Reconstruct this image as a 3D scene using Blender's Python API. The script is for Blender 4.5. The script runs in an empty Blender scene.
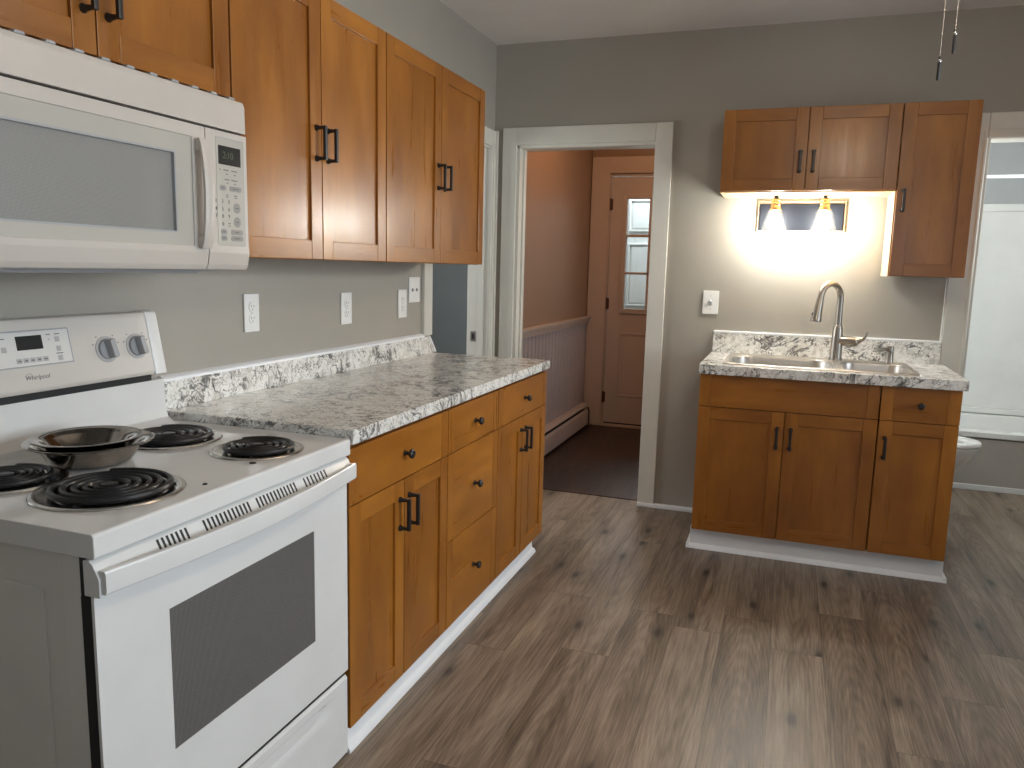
import bpy, bmesh, math, random
from mathutils import Vector, Matrix
random.seed(7)
S = bpy.context.scene
COL = S.collection
PI = math.pi

# ------------------------------------------------------------------ camera
def camera():
    cd = bpy.data.cameras.new('camera'); co = bpy.data.objects.new('camera', cd); COL.objects.link(co)
    pitch, yaw, roll = (math.radians(v) for v in (-8.575, -19.3935, 1.4103))
    f = Vector((math.sin(yaw)*math.cos(pitch), math.cos(yaw)*math.cos(pitch), math.sin(pitch)))
    r = Vector((math.cos(yaw), -math.sin(yaw), 0)); u = r.cross(f)
    r2 = math.cos(roll)*r + math.sin(roll)*u; u2 = -math.sin(roll)*r + math.cos(roll)*u
    m = Matrix((r2, u2, -f)).transposed().to_4x4()
    m.translation = Vector((1.6758, 0, 1.3483))
    co.matrix_world = m
    cd.sensor_width = 36; cd.lens = 774.5916*36/1024; cd.clip_start = .02
    S.camera = co
camera()

# ------------------------------------------------------------------ world, daylight, exposure
VS = S.view_settings
VS.view_transform = 'Standard'; VS.look = 'None'; VS.gamma = 1; VS.use_curve_mapping = False
VS.exposure = 0.24
W = bpy.data.worlds.new('sky'); S.world = W; W.use_nodes = True
W.node_tree.nodes['Background'].inputs[0].default_value = (.62, .75, 1, 1)
W.node_tree.nodes['Background'].inputs[1].default_value = .5

def area(name, loc, rot, sx, sy, power, color):
    l = bpy.data.lights.new(name, 'AREA'); l.shape = 'RECTANGLE'; l.size = sx; l.size_y = sy
    l.energy = power; l.color = color
    o = bpy.data.objects.new(name, l); COL.objects.link(o); o.location = loc; o.rotation_euler = rot
    return o
def point(name, loc, power, color, r=.04):
    l = bpy.data.lights.new(name, 'POINT'); l.energy = power; l.color = color; l.shadow_soft_size = r
    o = bpy.data.objects.new(name, l); COL.objects.link(o); o.location = loc
    return o
DAY = (.82, .91, 1.0)
XR = 4.05                                   # right wall of the kitchen
# daylight through the kitchen windows (just outside their panes)
area('daylight_kitchen_window', (XR+.10, 1.15, 1.50), (0, PI/2, 0), 1.25, .95, 62, DAY)
area('daylight_kitchen_window', (XR+.10, 2.75, 1.50), (0, PI/2, 0), 1.25, .95, 24, DAY)
area('daylight_back_window', (2.6, -1.72, 1.5), (PI/2, 0, 0), 1.1, 1.25, 11, DAY)
area('daylight_bath_window', (3.75, 5.2, 1.7), (0, PI/2, 0), .7, .7, 88, (.97, .99, 1.0))
area('side_room_fill', (-2.02, 3.3, 1.6), (0, -PI/2, 0), 1.0, .9, 34, (.92, .97, 1.0))  # fill added inside the side room; no window is built there
area('daylight_porch', (.65, 7.75, 2.45), (0, 0, 0), 1.3, .8, 30, (.86, .96, 1.0))
WARM = (1.0, .62, .34)
point('hall_lamp', (.75, 5.15, 2.38), 12, (1.0, .62, .36), .06)
area('hall_cool_fill', (1.42, 5.35, 1.15), (0, PI/2, 0), 1.1, .7, 5, (.80, .88, 1.0))  # cool fill added for the hall, behind an invented window
point('fan_lamp', (1.98, 1.88, 2.20), 20, (1.0, .82, .62), .09)
BULB_STRENGTH = 245

# ------------------------------------------------------------------ node helpers
class NT:
    def __init__(s, name):
        s.m = bpy.data.materials.new(name); s.m.use_nodes = True; s.t = s.m.node_tree
        s.b = s.t.nodes['Principled BSDF']; s.o = s.t.nodes['Material Output']
    def n(s, typ, ins=None, **kw):
        nd = s.t.nodes.new(typ)
        for k, v in kw.items(): setattr(nd, k, v)
        for k, v in (ins or {}).items(): s.set(nd.inputs[k], v)
        return nd
    def set(s, sock, v):
        if isinstance(v, bpy.types.NodeSocket): s.t.links.new(v, sock)
        elif isinstance(v, bpy.types.Node): s.t.links.new(v.outputs[0], sock)
        else:
            if isinstance(v, tuple) and len(v) == 3 and sock.type == 'RGBA': v = (*v, 1)
            sock.default_value = v
    def math(s, op, a, b=0.0, c=0.0):
        nd = s.n('ShaderNodeMath', operation=op)
        s.set(nd.inputs[0], a); s.set(nd.inputs[1], b); s.set(nd.inputs[2], c)
        return nd.outputs[0]
    def ramp(s, fac, stops, interp='LINEAR'):
        nd = s.n('ShaderNodeValToRGB'); cr = nd.color_ramp; cr.interpolation = interp
        while len(cr.elements) < len(stops): cr.elements.new(.5)
        for e, (p, c) in zip(cr.elements, stops):
            e.position = p; e.color = (*c, 1) if len(c) == 3 else c
        s.set(nd.inputs[0], fac); return nd.outputs[0]
    def mix(s, fac, a, b, blend='MIX'):
        nd = s.n('ShaderNodeMix', data_type='RGBA', blend_type=blend)
        s.set(nd.inputs['Factor'], fac); s.set(nd.inputs[6], a); s.set(nd.inputs[7], b)
        return nd.outputs[2]
    def noise(s, vec, scale, detail=3, rough=.5, dist=0):
        nd = s.n('ShaderNodeTexNoise', {'Scale': scale, 'Detail': detail, 'Roughness': rough, 'Distortion': dist})
        s.set(nd.inputs['Vector'], vec); return nd.outputs[0]
    def mapping(s, vec, scale=(1, 1, 1), loc=(0, 0, 0), rot=(0, 0, 0)):
        nd = s.n('ShaderNodeMapping', {'Scale': scale, 'Rotation': rot}); s.set(nd.inputs['Location'], loc)
        s.set(nd.inputs['Vector'], vec); return nd.outputs[0]
    def obj(s): return s.n('ShaderNodeTexCoord').outputs['Object']
    def pos(s): return s.n('ShaderNodeNewGeometry').outputs['Position']
    def rnd(s): return s.n('ShaderNodeObjectInfo').outputs['Random']
    def bump(s, h, strength=.2, dist=.002):
        nd = s.n('ShaderNodeBump', {'Strength': strength, 'Distance': dist}); s.set(nd.inputs['Height'], h)
        s.set(s.b.inputs['Normal'], nd.outputs[0])
    def p(s, **kw):
        for k, v in kw.items(): s.set(s.b.inputs[k.replace('_', ' ')], v)
        return s

def plain(name, col, rough=.5, metal=0.0, coat=0.0, var=.03, scale=6, bump=0.0, spec=.5):
    t = NT(name); n = t.noise(t.obj(), scale, 3)
    a = tuple(max(0, c*(1-var)) for c in col); b = tuple(min(1, c*(1+var)) for c in col)
    t.p(Base_Color=t.ramp(n, [(.3, a), (.7, b)]), Roughness=rough, Metallic=metal, Coat_Weight=coat, Specular_IOR_Level=spec)
    if bump: t.bump(t.noise(t.obj(), 180, 2), bump, .001)
    return t.m

def wood(name, axis, dark, light, rough=.30):
    t = NT(name); r = t.rnd()
    off = t.n('ShaderNodeCombineXYZ', {0: t.math('MULTIPLY', r, 7.3), 1: t.math('MULTIPLY', r, 3.1), 2: t.math('MULTIPLY', r, 11.7)})
    v = t.n('ShaderNodeVectorMath', operation='ADD'); t.set(v.inputs[0], t.obj()); t.set(v.inputs[1], off)
    sc = [18, 18, 18]; sc[axis] = 1.6
    v1 = t.mapping(v.outputs[0], tuple(sc))
    sc2 = [6, 6, 6]; sc2[axis] = 2.2
    v2 = t.mapping(v.outputs[0], tuple(sc2))
    g = t.noise(v1, 1.6, 5, .55); blotch = t.noise(v2, 1.1, 3, .55)
    sc3 = [220, 220, 220]; sc3[axis] = 9
    fine = t.noise(t.mapping(v.outputs[0], tuple(sc3)), 1, 2, .5)
    k = t.math('ADD', t.math('MULTIPLY', g, .22), t.math('ADD', t.math('MULTIPLY', blotch, .70), t.math('MULTIPLY', fine, .10)))
    k = t.math('ADD', k, t.math('MULTIPLY', t.math('SUBTRACT', r, .5), .08))
    c = t.ramp(k, [(.31, dark), (.53, tuple((a+b)/2 for a, b in zip(dark, light))), (.70, light)])
    t.p(Base_Color=c, Roughness=t.ramp(g, [(.3, (rough-.04,)*3), (.7, (rough+.07,)*3)]), Coat_Weight=.13, Coat_Roughness=.19)
    t.bump(fine, .05, .0006)
    return t.m

def granite(name):
    t = NT(name); o = t.obj()
    w = t.n('ShaderNodeVectorMath', operation='ADD'); t.set(w.inputs[0], o)
    nz = t.n('ShaderNodeTexNoise', {'Scale': 9.0, 'Detail': 4.0}); t.set(nz.inputs['Vector'], o)
    sv = t.n('ShaderNodeVectorMath', operation='SCALE'); t.set(sv.inputs[0], nz.outputs['Color']); sv.inputs['Scale'].default_value = .07
    t.set(w.inputs[1], sv.outputs[0]); v = w.outputs[0]
    base = t.ramp(t.noise(v, 26, 5, .65), [(.28, (.40, .37, .33)), (.40, (.68, .655, .60)), (.50, (.82, .80, .75)), (.75, (.87, .86, .82))])
    # dark curling veins, stronger in patches
    vm = t.mapping(v, (1, 1, 1), (0, 0, 0), (.5, .5, .75)); vs = t.mapping(vm, (.55, 1.2, 1.2))
    ridge = t.math('ABSOLUTE', t.math('SUBTRACT', t.noise(vs, 12, 4, .58, .7), .5))
    patch = t.noise(o, 8.0, 3, .6)
    thr = t.ramp(patch, [(.44, (.0010,)*3), (.51, (.018,)*3), (.62, (.066,)*3)])
    vein = t.math('SUBTRACT', 1.0, t.math('SMOOTH_MIN', t.math('DIVIDE', ridge, thr), 1.0, .15))
    c = t.mix(t.math('MULTIPLY', vein, .97), base, (.030, .029, .030))
    ridge2 = t.math('ABSOLUTE', t.math('SUBTRACT', t.noise(vs, 46, 3, .6, .6), .5))
    v2 = t.ramp(ridge2, [(.0, (1, 1, 1)), (.022, (1, 1, 1)), (.035, (0, 0, 0))])
    c = t.mix(t.math('MULTIPLY', v2, t.ramp(t.noise(o, 17, 2), [(.42, (.15,)*3), (.58, (.9,)*3)])), c, (.16, .148, .135))
    vo = t.n('ShaderNodeTexVoronoi', {'Scale': 150.0}); t.set(vo.inputs['Vector'], v)
    sp = t.ramp(vo.outputs['Distance'], [(.0, (1, 1, 1)), (.22, (1, 1, 1)), (.3, (0, 0, 0))])
    spm = t.math('MULTIPLY', sp, t.ramp(t.noise(o, 45, 3), [(.52, (0, 0, 0)), (.6, (.7, .7, .7))]))
    c = t.mix(spm, c, (.05, .046, .043))
    t.p(Base_Color=c, Roughness=.22, Coat_Weight=.25, Coat_Roughness=.12)
    return t.m

def planks(name, pw, pl, cols, seam, rough=.38, tint=1.0):
    t = NT(name); s = t.n('ShaderNodeSeparateXYZ'); t.set(s.inputs[0], t.pos())
    X, Y = s.outputs[0], s.outputs[1]
    rx = t.math('DIVIDE', t.math('ADD', X, .075), pw); row = t.math('FLOOR', rx); fx = t.math('FRACT', rx)
    wn = t.n('ShaderNodeTexWhiteNoise', noise_dimensions='1D'); t.set(wn.inputs['W'], row)
    ry = t.math('ADD', t.math('DIVIDE', Y, pl), wn.outputs[0]); colm = t.math('FLOOR', ry); fy = t.math('FRACT', ry)
    idv = t.n('ShaderNodeCombineXYZ', {0: row, 1: colm})
    wn2 = t.n('ShaderNodeTexWhiteNoise', noise_dimensions='2D'); t.set(wn2.inputs['Vector'], idv)
    rid = wn2.outputs[0]
    lx = t.math('ADD', X, t.math('MULTIPLY', rid, 13.7)); ly = t.math('ADD', Y, t.math('MULTIPLY', rid, 31.3))
    g = t.n('ShaderNodeCombineXYZ', {0: t.math('MULTIPLY', lx, 34.0), 1: t.math('MULTIPLY', ly, 1.5), 2: rid})
    grain = t.noise(g, 1.1, 6, .66, .35)
    gf = t.n('ShaderNodeCombineXYZ', {0: t.math('MULTIPLY', lx, 170.0), 1: t.math('MULTIPLY', ly, 8.0), 2: rid})
    fine = t.noise(gf, 1, 3, .6)
    g2 = t.n('ShaderNodeCombineXYZ', {0: t.math('MULTIPLY', lx, 9.0), 1: t.math('MULTIPLY', ly, 1.3), 2: rid})
    broad = t.noise(g2, 1.2, 3, .5, .6)
    # cathedral rings
    wv = t.n('ShaderNodeTexWave', {'Scale': 2.6, 'Distortion': 7.0, 'Detail': 3.0, 'Detail Scale': .7}, wave_type='RINGS', rings_direction='SPHERICAL')
    gw = t.n('ShaderNodeCombineXYZ', {0: t.math('MULTIPLY', t.math('SUBTRACT', fx, .5), 2.4), 1: t.math('MULTIPLY', t.math('SUBTRACT', fy, rid), 1.5), 2: rid})
    t.set(wv.inputs['Vector'], gw)
    k = t.math('ADD', t.math('MULTIPLY', grain, .52), t.math('MULTIPLY', broad, .42))
    k = t.math('ADD', k, t.math('MULTIPLY', t.math('SUBTRACT', fine, .5), .40))
    k = t.math('ADD', k, t.math('MULTIPLY', t.math('SUBTRACT', wv.outputs['Fac'], .5), .06))
    k = t.math('ADD', k, t.math('MULTIPLY', t.math('SUBTRACT', rid, .5), .12))
    c = t.ramp(k, cols)
    vo = t.n('ShaderNodeTexVoronoi', {'Scale': 1.0, 'Randomness': 1.0}, voronoi_dimensions='2D')
    vk = t.n('ShaderNodeCombineXYZ', {0: t.math('MULTIPLY', lx, 4.6), 1: t.math('MULTIPLY', ly, 1.7)})
    t.set(vo.inputs['Vector'], vk)
    kd = t.math('ADD', vo.outputs['Distance'], t.math('MULTIPLY', t.math('SUBTRACT', fine, .5), .05))
    kd = t.math('ADD', kd, t.math('MULTIPLY', t.math('GREATER_THAN', t.n('ShaderNodeSeparateColor', {0: vo.outputs['Color']}).outputs[0], .80), 1.0))
    knot = t.ramp(kd, [(.030, (1, 1, 1)), (.060, (.62, .62, .62)), (.10, (.28, .28, .28)), (.24, (0, 0, 0))])
    c = t.mix(t.math('MULTIPLY', knot, .86), c, (.018, .013, .010))
    sx = t.math('LESS_THAN', t.math('ABSOLUTE', t.math('SUBTRACT', t.math('FRACT', t.math('ADD', fx, .5)), .5)), .0016/pw)
    sy = t.math('LESS_THAN', t.math('ABSOLUTE', t.math('SUBTRACT', t.math('FRACT', t.math('ADD', fy, .5)), .5)), .0016/pl)
    c = t.mix(t.math('MULTIPLY', t.math('MAXIMUM', sx, sy), .55), c, seam)
    t.p(Base_Color=c, Roughness=t.ramp(fine, [(.3, (rough-.06,)*3), (.7, (rough+.08,)*3)]))
    t.bump(fine, .12, .0008)
    return t.m

def glass(name, tint=(.97, .98, .98), gloss=.04, rough=.02, most=1.0):
    t = NT(name); t.t.nodes.remove(t.b)
    tr = t.n('ShaderNodeBsdfTransparent', {0: tint}); gl = t.n('ShaderNodeBsdfGlossy', {'Roughness': rough})
    fr = t.n('ShaderNodeFresnel', {'IOR': 1.45})
    mx = t.n('ShaderNodeMixShader', {0: t.math('MINIMUM', t.math('MAXIMUM', fr.outputs[0], gloss), most), 1: tr, 2: gl})
    t.set(t.o.inputs[0], mx); return t.m

def emit(name, col, strength):
    t = NT(name); t.p(Base_Color=(.9, .9, .9), Emission_Color=col, Emission_Strength=strength); return t.m

def wallpaint(name, col, rough=.55, bump=.12):
    t = NT(name); o = t.pos(); n = t.noise(o, 2.5, 4)
    a = tuple(c*.96 for c in col); b = tuple(min(1, c*1.04) for c in col)
    t.p(Base_Color=t.ramp(n, [(.3, a), (.7, b)]), Roughness=rough)
    t.bump(t.noise(t.mapping(o, (1, 1, 1)), 55, 4, .6), bump, .004); return t.m

def dotted(name, base, dot, scale, axis=(1, 2), thr=.3, rough=.15):
    t = NT(name); s = t.n('ShaderNodeSeparateXYZ'); t.set(s.inputs[0], t.pos())
    a = t.math('SUBTRACT', t.math('FRACT', t.math('MULTIPLY', s.outputs[axis[0]], scale)), .5)
    b = t.math('SUBTRACT', t.math('FRACT', t.math('MULTIPLY', s.outputs[axis[1]], scale)), .5)
    d = t.math('SQRT', t.math('ADD', t.math('MULTIPLY', a, a), t.math('MULTIPLY', b, b)))
    t.p(Base_Color=t.mix(t.math('LESS_THAN', d, thr), base, dot), Roughness=rough, Coat_Weight=.6, Coat_Roughness=.05)
    return t.m

MAPLE_D, MAPLE_L = (.195, .063, .0075), (.385, .143, .016)
M = dict(
    wv=wood('maple_upright_grain', 2, MAPLE_D, MAPLE_L), wh=wood('maple_level_grain', 0, MAPLE_D, MAPLE_L),
    raw=wood('pale_maple', 0, (.62, .42, .22), (.80, .60, .36), .45),
    granite=granite('speckled_granite_laminate'),
    wall=wallpaint('greige_wall_paint', (.335, .308, .262)),
    ceil=wallpaint('textured_ceiling_paint', (.78, .74, .69), .9, .6),
    trim=plain('white_trim_paint', (.62, .60, .535), .35), kick=plain('bright_white_board', (.80, .81, .82), .4), mwbody=plain('shaded_white_microwave_plastic', (.56, .51, .455), .32), mwpanel=plain('pale_glass_border', (.50, .47, .415), .22, coat=.4),  # microwave whites darkened and warmed for the weaker light falling there
    white=plain('white_appliance_enamel', (.74, .73, .71), .16, coat=.4),
    sidew=plain('white_side_enamel', (.72, .70, .66), .3),
    bis=plain('warm_white_plastic', (.63, .58, .525), .32),
    panelw=plain('light_panel_overlay', (.74, .71, .67), .28),
    tan=plain('lit_bevel_tan', (.22, .165, .11), .4), keys=plain('grey_keys', (.27, .255, .24), .5), grey=plain('grey_plastic', (.36, .36, .37), .35), lgrey=plain('light_grey_print', (.46, .44, .43), .5),
    dgrey=plain('dark_grey_print', (.12, .12, .12), .5),
    black=plain('black_metal', (.014, .014, .015), .38), gap=plain('black_gasket', (.008, .008, .009), .6),
    screen=plain('dark_display_glass', (.006, .008, .008), .30), lcd=plain('dim_green_digits', (.10, .135, .085), .5),
    coil=plain('black_coil_enamel', (.012, .012, .013), .34, bump=.06),
    chrome=plain('worn_chrome', (.62, .60, .57), .20, 1.0, var=.2, scale=40), pan=plain('dark_worn_chrome', (.33, .30, .265), .13, 1.0, var=.25, scale=30),
    steel=plain('brushed_steel', (.58, .545, .50), .36, 1.0, var=.06, scale=60),
    nickel=plain('brushed_nickel', (.36, .325, .285), .32, 1.0),
    brass=plain('aged_brass', (.62, .40, .18), .32, 1.0), plate=plain('blackened_plate', (.007, .008, .011), .5, spec=.12),
    ovenglass=dotted('dotted_oven_glass', (.080, .078, .075), (.20, .195, .19), 300, (1, 2), .33),
    mwglass=dotted('dotted_oven_window', (.235, .23, .215), (.34, .33, .31), 420, (1, 2), .33, .25),
    glass=glass('clear_glass'), shade=glass('clear_shade_glass', (.98, .98, .97), .09, .18, .22),
    bulb=emit('lit_bulb', (.99, 1.0, .95), BULB_STRENGTH), fanlamp=emit('lit_fan_globe', (1.0, .78, .55), 6),
    floor=planks('grey_brown_plank_floor', .178, 1.22, [(.25, (.056, .038, .026)), (.42, (.158, .116, .082)), (.55, (.250, .193, .142)), (.74, (.365, .292, .220))], (.05, .037, .028)),
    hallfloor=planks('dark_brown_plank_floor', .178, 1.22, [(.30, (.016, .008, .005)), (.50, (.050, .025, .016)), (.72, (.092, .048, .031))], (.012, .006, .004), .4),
    hallwall=wallpaint('tan_hall_paint', (.30, .185, .115), .45, .05), hallbead=plain('beadboard_paint', (.44, .37, .35), .32),
    halltrim=plain('peach_trim_paint', (.54, .40, .31), .38), halldoor=plain('peach_door_paint', (.55, .43, .36), .4),
    heater=plain('heater_enamel', (.52, .41, .35), .4), slate=wallpaint('slate_wall_paint', (.30, .32, .318)),
    bathwall=wallpaint('pale_grey_bath_paint', (.46, .48, .49)), acrylic=plain('white_acrylic', (.80, .81, .79), .25, coat=.2),
    porcelain=plain('white_porcelain', (.82, .81, .78), .1, coat=.5), apron=plain('grey_apron_paint', (.42, .39, .355), .5),
    plastic=plain('white_plate_plastic', (.78, .77, .74), .3), rust=plain('dark_hinge', (.10, .05, .03), .5, .5),
    porch=plain('porch_door_paint', (.74, .76, .74), .5),
)

# ------------------------------------------------------------------ mesh helpers
class MB:
    def __init__(s): s.bm = bmesh.new()
    def _add(s, t, mat):
        for f in t.faces: f.material_index = mat
        me = bpy.data.meshes.new('t'); t.to_mesh(me); t.free(); s.bm.from_mesh(me); bpy.data.meshes.remove(me); return s
    def box(s, x0, x1, y0, y1, z0, z1, mat=0, bev=0.0, seg=2):
        t = bmesh.new()
        x0, x1 = min(x0, x1), max(x0, x1); y0, y1 = min(y0, y1), max(y0, y1); z0, z1 = min(z0, z1), max(z0, z1)
        v = [t.verts.new((x, y, z)) for x in (x0, x1) for y in (y0, y1) for z in (z0, z1)]
        for q in ((0, 1, 3, 2), (4, 6, 7, 5), (0, 4, 5, 1), (2, 3, 7, 6), (0, 2, 6, 4), (1, 5, 7, 3)): t.faces.new([v[i] for i in q])
        if bev: bmesh.ops.bevel(t, geom=t.edges[:], offset=bev, segments=seg, profile=.5, affect='EDGES', clamp_overlap=True)
        return s._add(t, mat)
    def prism(s, poly, axis, a0, a1, mat=0, bev=0.0, seg=2):
        """poly: 2-D points in the two other axes (in x,y,z order), extruded along axis"""
        t = bmesh.new(); o = [i for i in range(3) if i != axis]
        def mk(p, a):
            c = [0, 0, 0]; c[o[0]] = p[0]; c[o[1]] = p[1]; c[axis] = a; return t.verts.new(c)
        A = [mk(p, a0) for p in poly]; B = [mk(p, a1) for p in poly]; n = len(poly)
        t.faces.new(A); t.faces.new(B[::-1])
        for i in range(n): t.faces.new((A[i], B[i], B[(i+1) % n], A[(i+1) % n]))
        bmesh.ops.recalc_face_normals(t, faces=t.faces[:])
        if bev: bmesh.ops.bevel(t, geom=t.edges[:], offset=bev, segments=seg, profile=.5, affect='EDGES', clamp_overlap=True)
        return s._add(t, mat)
    def loft(s, loops, mat=0, cap0=True, cap1=True, closed=True):
        t = bmesh.new(); R = [[t.verts.new(p) for p in L] for L in loops]; n = len(R[0])
        for a, b in zip(R, R[1:]):
            for i in range(n if closed else n-1):
                j = (i+1) % n; t.faces.new((a[i], a[j], b[j], b[i]))
        if cap0: t.faces.new(R[0][::-1])
        if cap1: t.faces.new(R[-1])
        bmesh.ops.recalc_face_normals(t, faces=t.faces[:])
        return s._add(t, mat)
    def lathe(s, prof, c=(0, 0, 0), n=32, mat=0, axis=2, cap0=True, cap1=True):
        L = []
        for r, h in prof:
            ring = []
            for i in range(n):
                a = 2*PI*i/n; p = [0, 0, 0]
                p[axis] = h; p[(axis+1) % 3] = r*math.cos(a); p[(axis+2) % 3] = r*math.sin(a)
                ring.append((c[0]+p[0], c[1]+p[1], c[2]+p[2]))
            L.append(ring)
        return s.loft(L, mat, cap0, cap1)
    def tube(s, pts, r, n=12, mat=0, cap=True):
        P = [Vector(p) for p in pts]; k = len(P); rs = r if isinstance(r, (list, tuple)) else [r]*k
        L = []; up = None
        for i in range(k):
            d = (P[min(i+1, k-1)]-P[max(i-1, 0)]).normalized()
            if up is None: up = Vector((0, 0, 1)) if abs(d.z) < .9 else Vector((1, 0, 0))
            x = (up - d*up.dot(d)).normalized(); up = x; y = d.cross(x)
            L.append([tuple(P[i]+rs[i]*(math.cos(2*PI*j/n)*x+math.sin(2*PI*j/n)*y)) for j in range(n)])
        return s.loft(L, mat, cap, cap)
    def ball(s, c, r, mat=0, sub=1, sc=(1, 1, 1)):
        t = bmesh.new(); bmesh.ops.create_icosphere(t, subdivisions=sub, radius=r)
        for v in t.verts: v.co = Vector((v.co.x*sc[0]+c[0], v.co.y*sc[1]+c[1], v.co.z*sc[2]+c[2]))
        return s._add(t, mat)
    def text(s, txt, size, place, mat=0, depth=.0004, shear=0.0):
        """place maps (x, y, z) of the lettering into the object"""
        cu = bpy.data.curves.new('t', 'FONT'); cu.body = txt; cu.size = size; cu.extrude = depth; cu.shear = shear
        cu.align_x = 'CENTER'; cu.align_y = 'CENTER'
        o = bpy.data.objects.new('t', cu); COL.objects.link(o)
        dg = bpy.context.evaluated_depsgraph_get(); me = bpy.data.meshes.new_from_object(o.evaluated_get(dg))
        t = bmesh.new(); t.from_mesh(me)
        for v in t.verts: v.co = Vector(place(*v.co))
        bpy.data.objects.remove(o); bpy.data.curves.remove(cu); bpy.data.meshes.remove(me)
        return s._add(t, mat)
    def build(s, name, mats, parent=None, smooth=35, label=None):
        me = bpy.data.meshes.new(name)
        if parent is not None and parent.get('_w'):
            bmesh.ops.translate(s.bm, verts=s.bm.verts[:], vec=-Vector(parent['_w']))
        s.bm.to_mesh(me); s.bm.free()
        for m in (mats if isinstance(mats, (list, tuple)) else [mats]): me.materials.append(M[m] if isinstance(m, str) else m)
        for p in me.polygons: p.use_smooth = True
        me.set_sharp_from_angle(angle=math.radians(smooth))
        o = bpy.data.objects.new(name, me); COL.objects.link(o)
        wn = o.modifiers.new('weighted_normal', 'WEIGHTED_NORMAL'); wn.keep_sharp = True; wn.weight = 100
        if parent is not None:
            o.parent = parent
            if parent.get('_w'): o['_w'] = list(parent['_w'])
        if label: o['label'] = label
        return o

def tag(o, label, cat, group=None):
    o['label'] = label; o['category'] = cat
    if group: o['group'] = group
    return o
def thing(name, label, cat, loc, rotz=None, group=None):
    """Empty at the base. Without rotz its parts are given in world coordinates."""
    o = bpy.data.objects.new(name, None); COL.objects.link(o); o.location = loc; o.empty_display_size = .05
    if rotz is None: o['_w'] = list(loc)
    else: o.rotation_euler = (0, 0, rotz)
    return tag(o, label, cat, group)
def solo(mb, name, mats, label, cat, loc, group=None, smooth=35):
    """thing that is one mesh, geometry in world coordinates, origin at loc"""
    bmesh.ops.translate(mb.bm, verts=mb.bm.verts[:], vec=-Vector(loc))
    o = mb.build(name, mats, None, smooth); o.location = loc
    return tag(o, label, cat, group)
def struct(mb, name, mats, parent=None, smooth=35):
    o = mb.build(name, mats, parent, smooth)
    if parent is None: o['kind'] = 'structure'
    return o

D = 4.356; H = 2.60; DB = 4.47           # far wall face, ceiling, back of far wall

# ================================================================== the setting
def boxes(name, mat, *bs, bev=0.0, parent=None):
    mb = MB()
    for b in bs: mb.box(*b, bev=bev)
    return struct(mb, name, mat, parent)

YB = -1.6
# kitchen shell
boxes('floor', 'floor', (0-.12, XR+.12, YB-.12, D+.10, -.10, 0))
boxes('ceiling', 'ceil', (-.12, XR+.12, YB-.12, D+.114, H, H+.10))
LO0, LO1, LOZ = 3.497, 4.277, 2.03       # doorway in the left wall
boxes('wall_left', 'wall', (-.115, 0, YB-.12, LO0, 0, H), (-.115, 0, LO1, D+.114, 0, H), (-.115, 0, LO0, LO1, LOZ, H))
HX0, HX1, HZ = .1405, .9359, 2.042       # doorway to the hall
BX0, BX1, BZ = 2.513, 3.33, 2.010        # doorway to the bathroom
boxes('wall_far', 'wall', (0, HX0, D, DB, 0, H), (HX0, HX1, D, DB, HZ, H), (HX1, BX0, D, DB, 0, H), (BX0, BX1, D, DB, BZ, H), (BX1, XR, D, DB, 0, H))
WZ0, WZ1 = .86, 2.14
boxes('wall_right', 'wall', (XR, XR+.12, YB, .52, 0, H), (XR, XR+.12, .52, 3.38, 0, WZ0), (XR, XR+.12, .52, 3.38, WZ1, H), (XR, XR+.12, 1.78, 2.12, WZ0, WZ1), (XR, XR+.12, 3.38, D+.114, 0, H))
boxes('wall_back', 'wall', (0, 1.95, YB-.12, YB, 0, H), (3.25, XR, YB-.12, YB, 0, H), (1.95, 3.25, YB-.12, YB, 0, WZ0), (1.95, 3.25, YB-.12, YB, WZ1, H))
def window(n, axis, c, a0, a1):
    """double-hung sash in a wall opening; axis 0 = wall facing -X at x=c, 1 = wall facing +Y at y=c"""
    def bx(mb, u0, u1, z0, z1, d0, d1):
        if axis == 0: mb.box(c+d0, c+d1, u0, u1, z0, z1, bev=.003)
        else: mb.box(u0, u1, c-d1, c-d0, z0, z1, bev=.003)
    mb = MB(); t = .045; zm = (WZ0+WZ1)/2
    for u0, u1, z0, z1 in ((a0, a0+t, WZ0, WZ1), (a1-t, a1, WZ0, WZ1), (a0+t, a1-t, WZ0, WZ0+t), (a0+t, a1-t, WZ1-t, WZ1), (a0+t, a1-t, zm-.02, zm+.02)):
        bx(mb, u0, u1, z0, z1, .02, .06)
    for u0, u1, z0, z1 in ((a0-.09, a0, WZ0-.09, WZ1+.09), (a1, a1+.09, WZ0-.09, WZ1+.09), (a0, a1, WZ1, WZ1+.09), (a0, a1, WZ0-.09, WZ0)):
        bx(mb, u0, u1, z0, z1, -.018, 0)
    w = struct(mb, 'window_%d' % n, 'trim')
    g = MB(); bx(g, a0+t, a1-t, WZ0+t, WZ1-t, .038, .042); g.build('pane', 'glass', w)
window(1, 0, XR, .52, 1.78); window(2, 0, XR, 2.12, 3.38); window(3, 1, YB, 1.95, 3.25)

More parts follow.
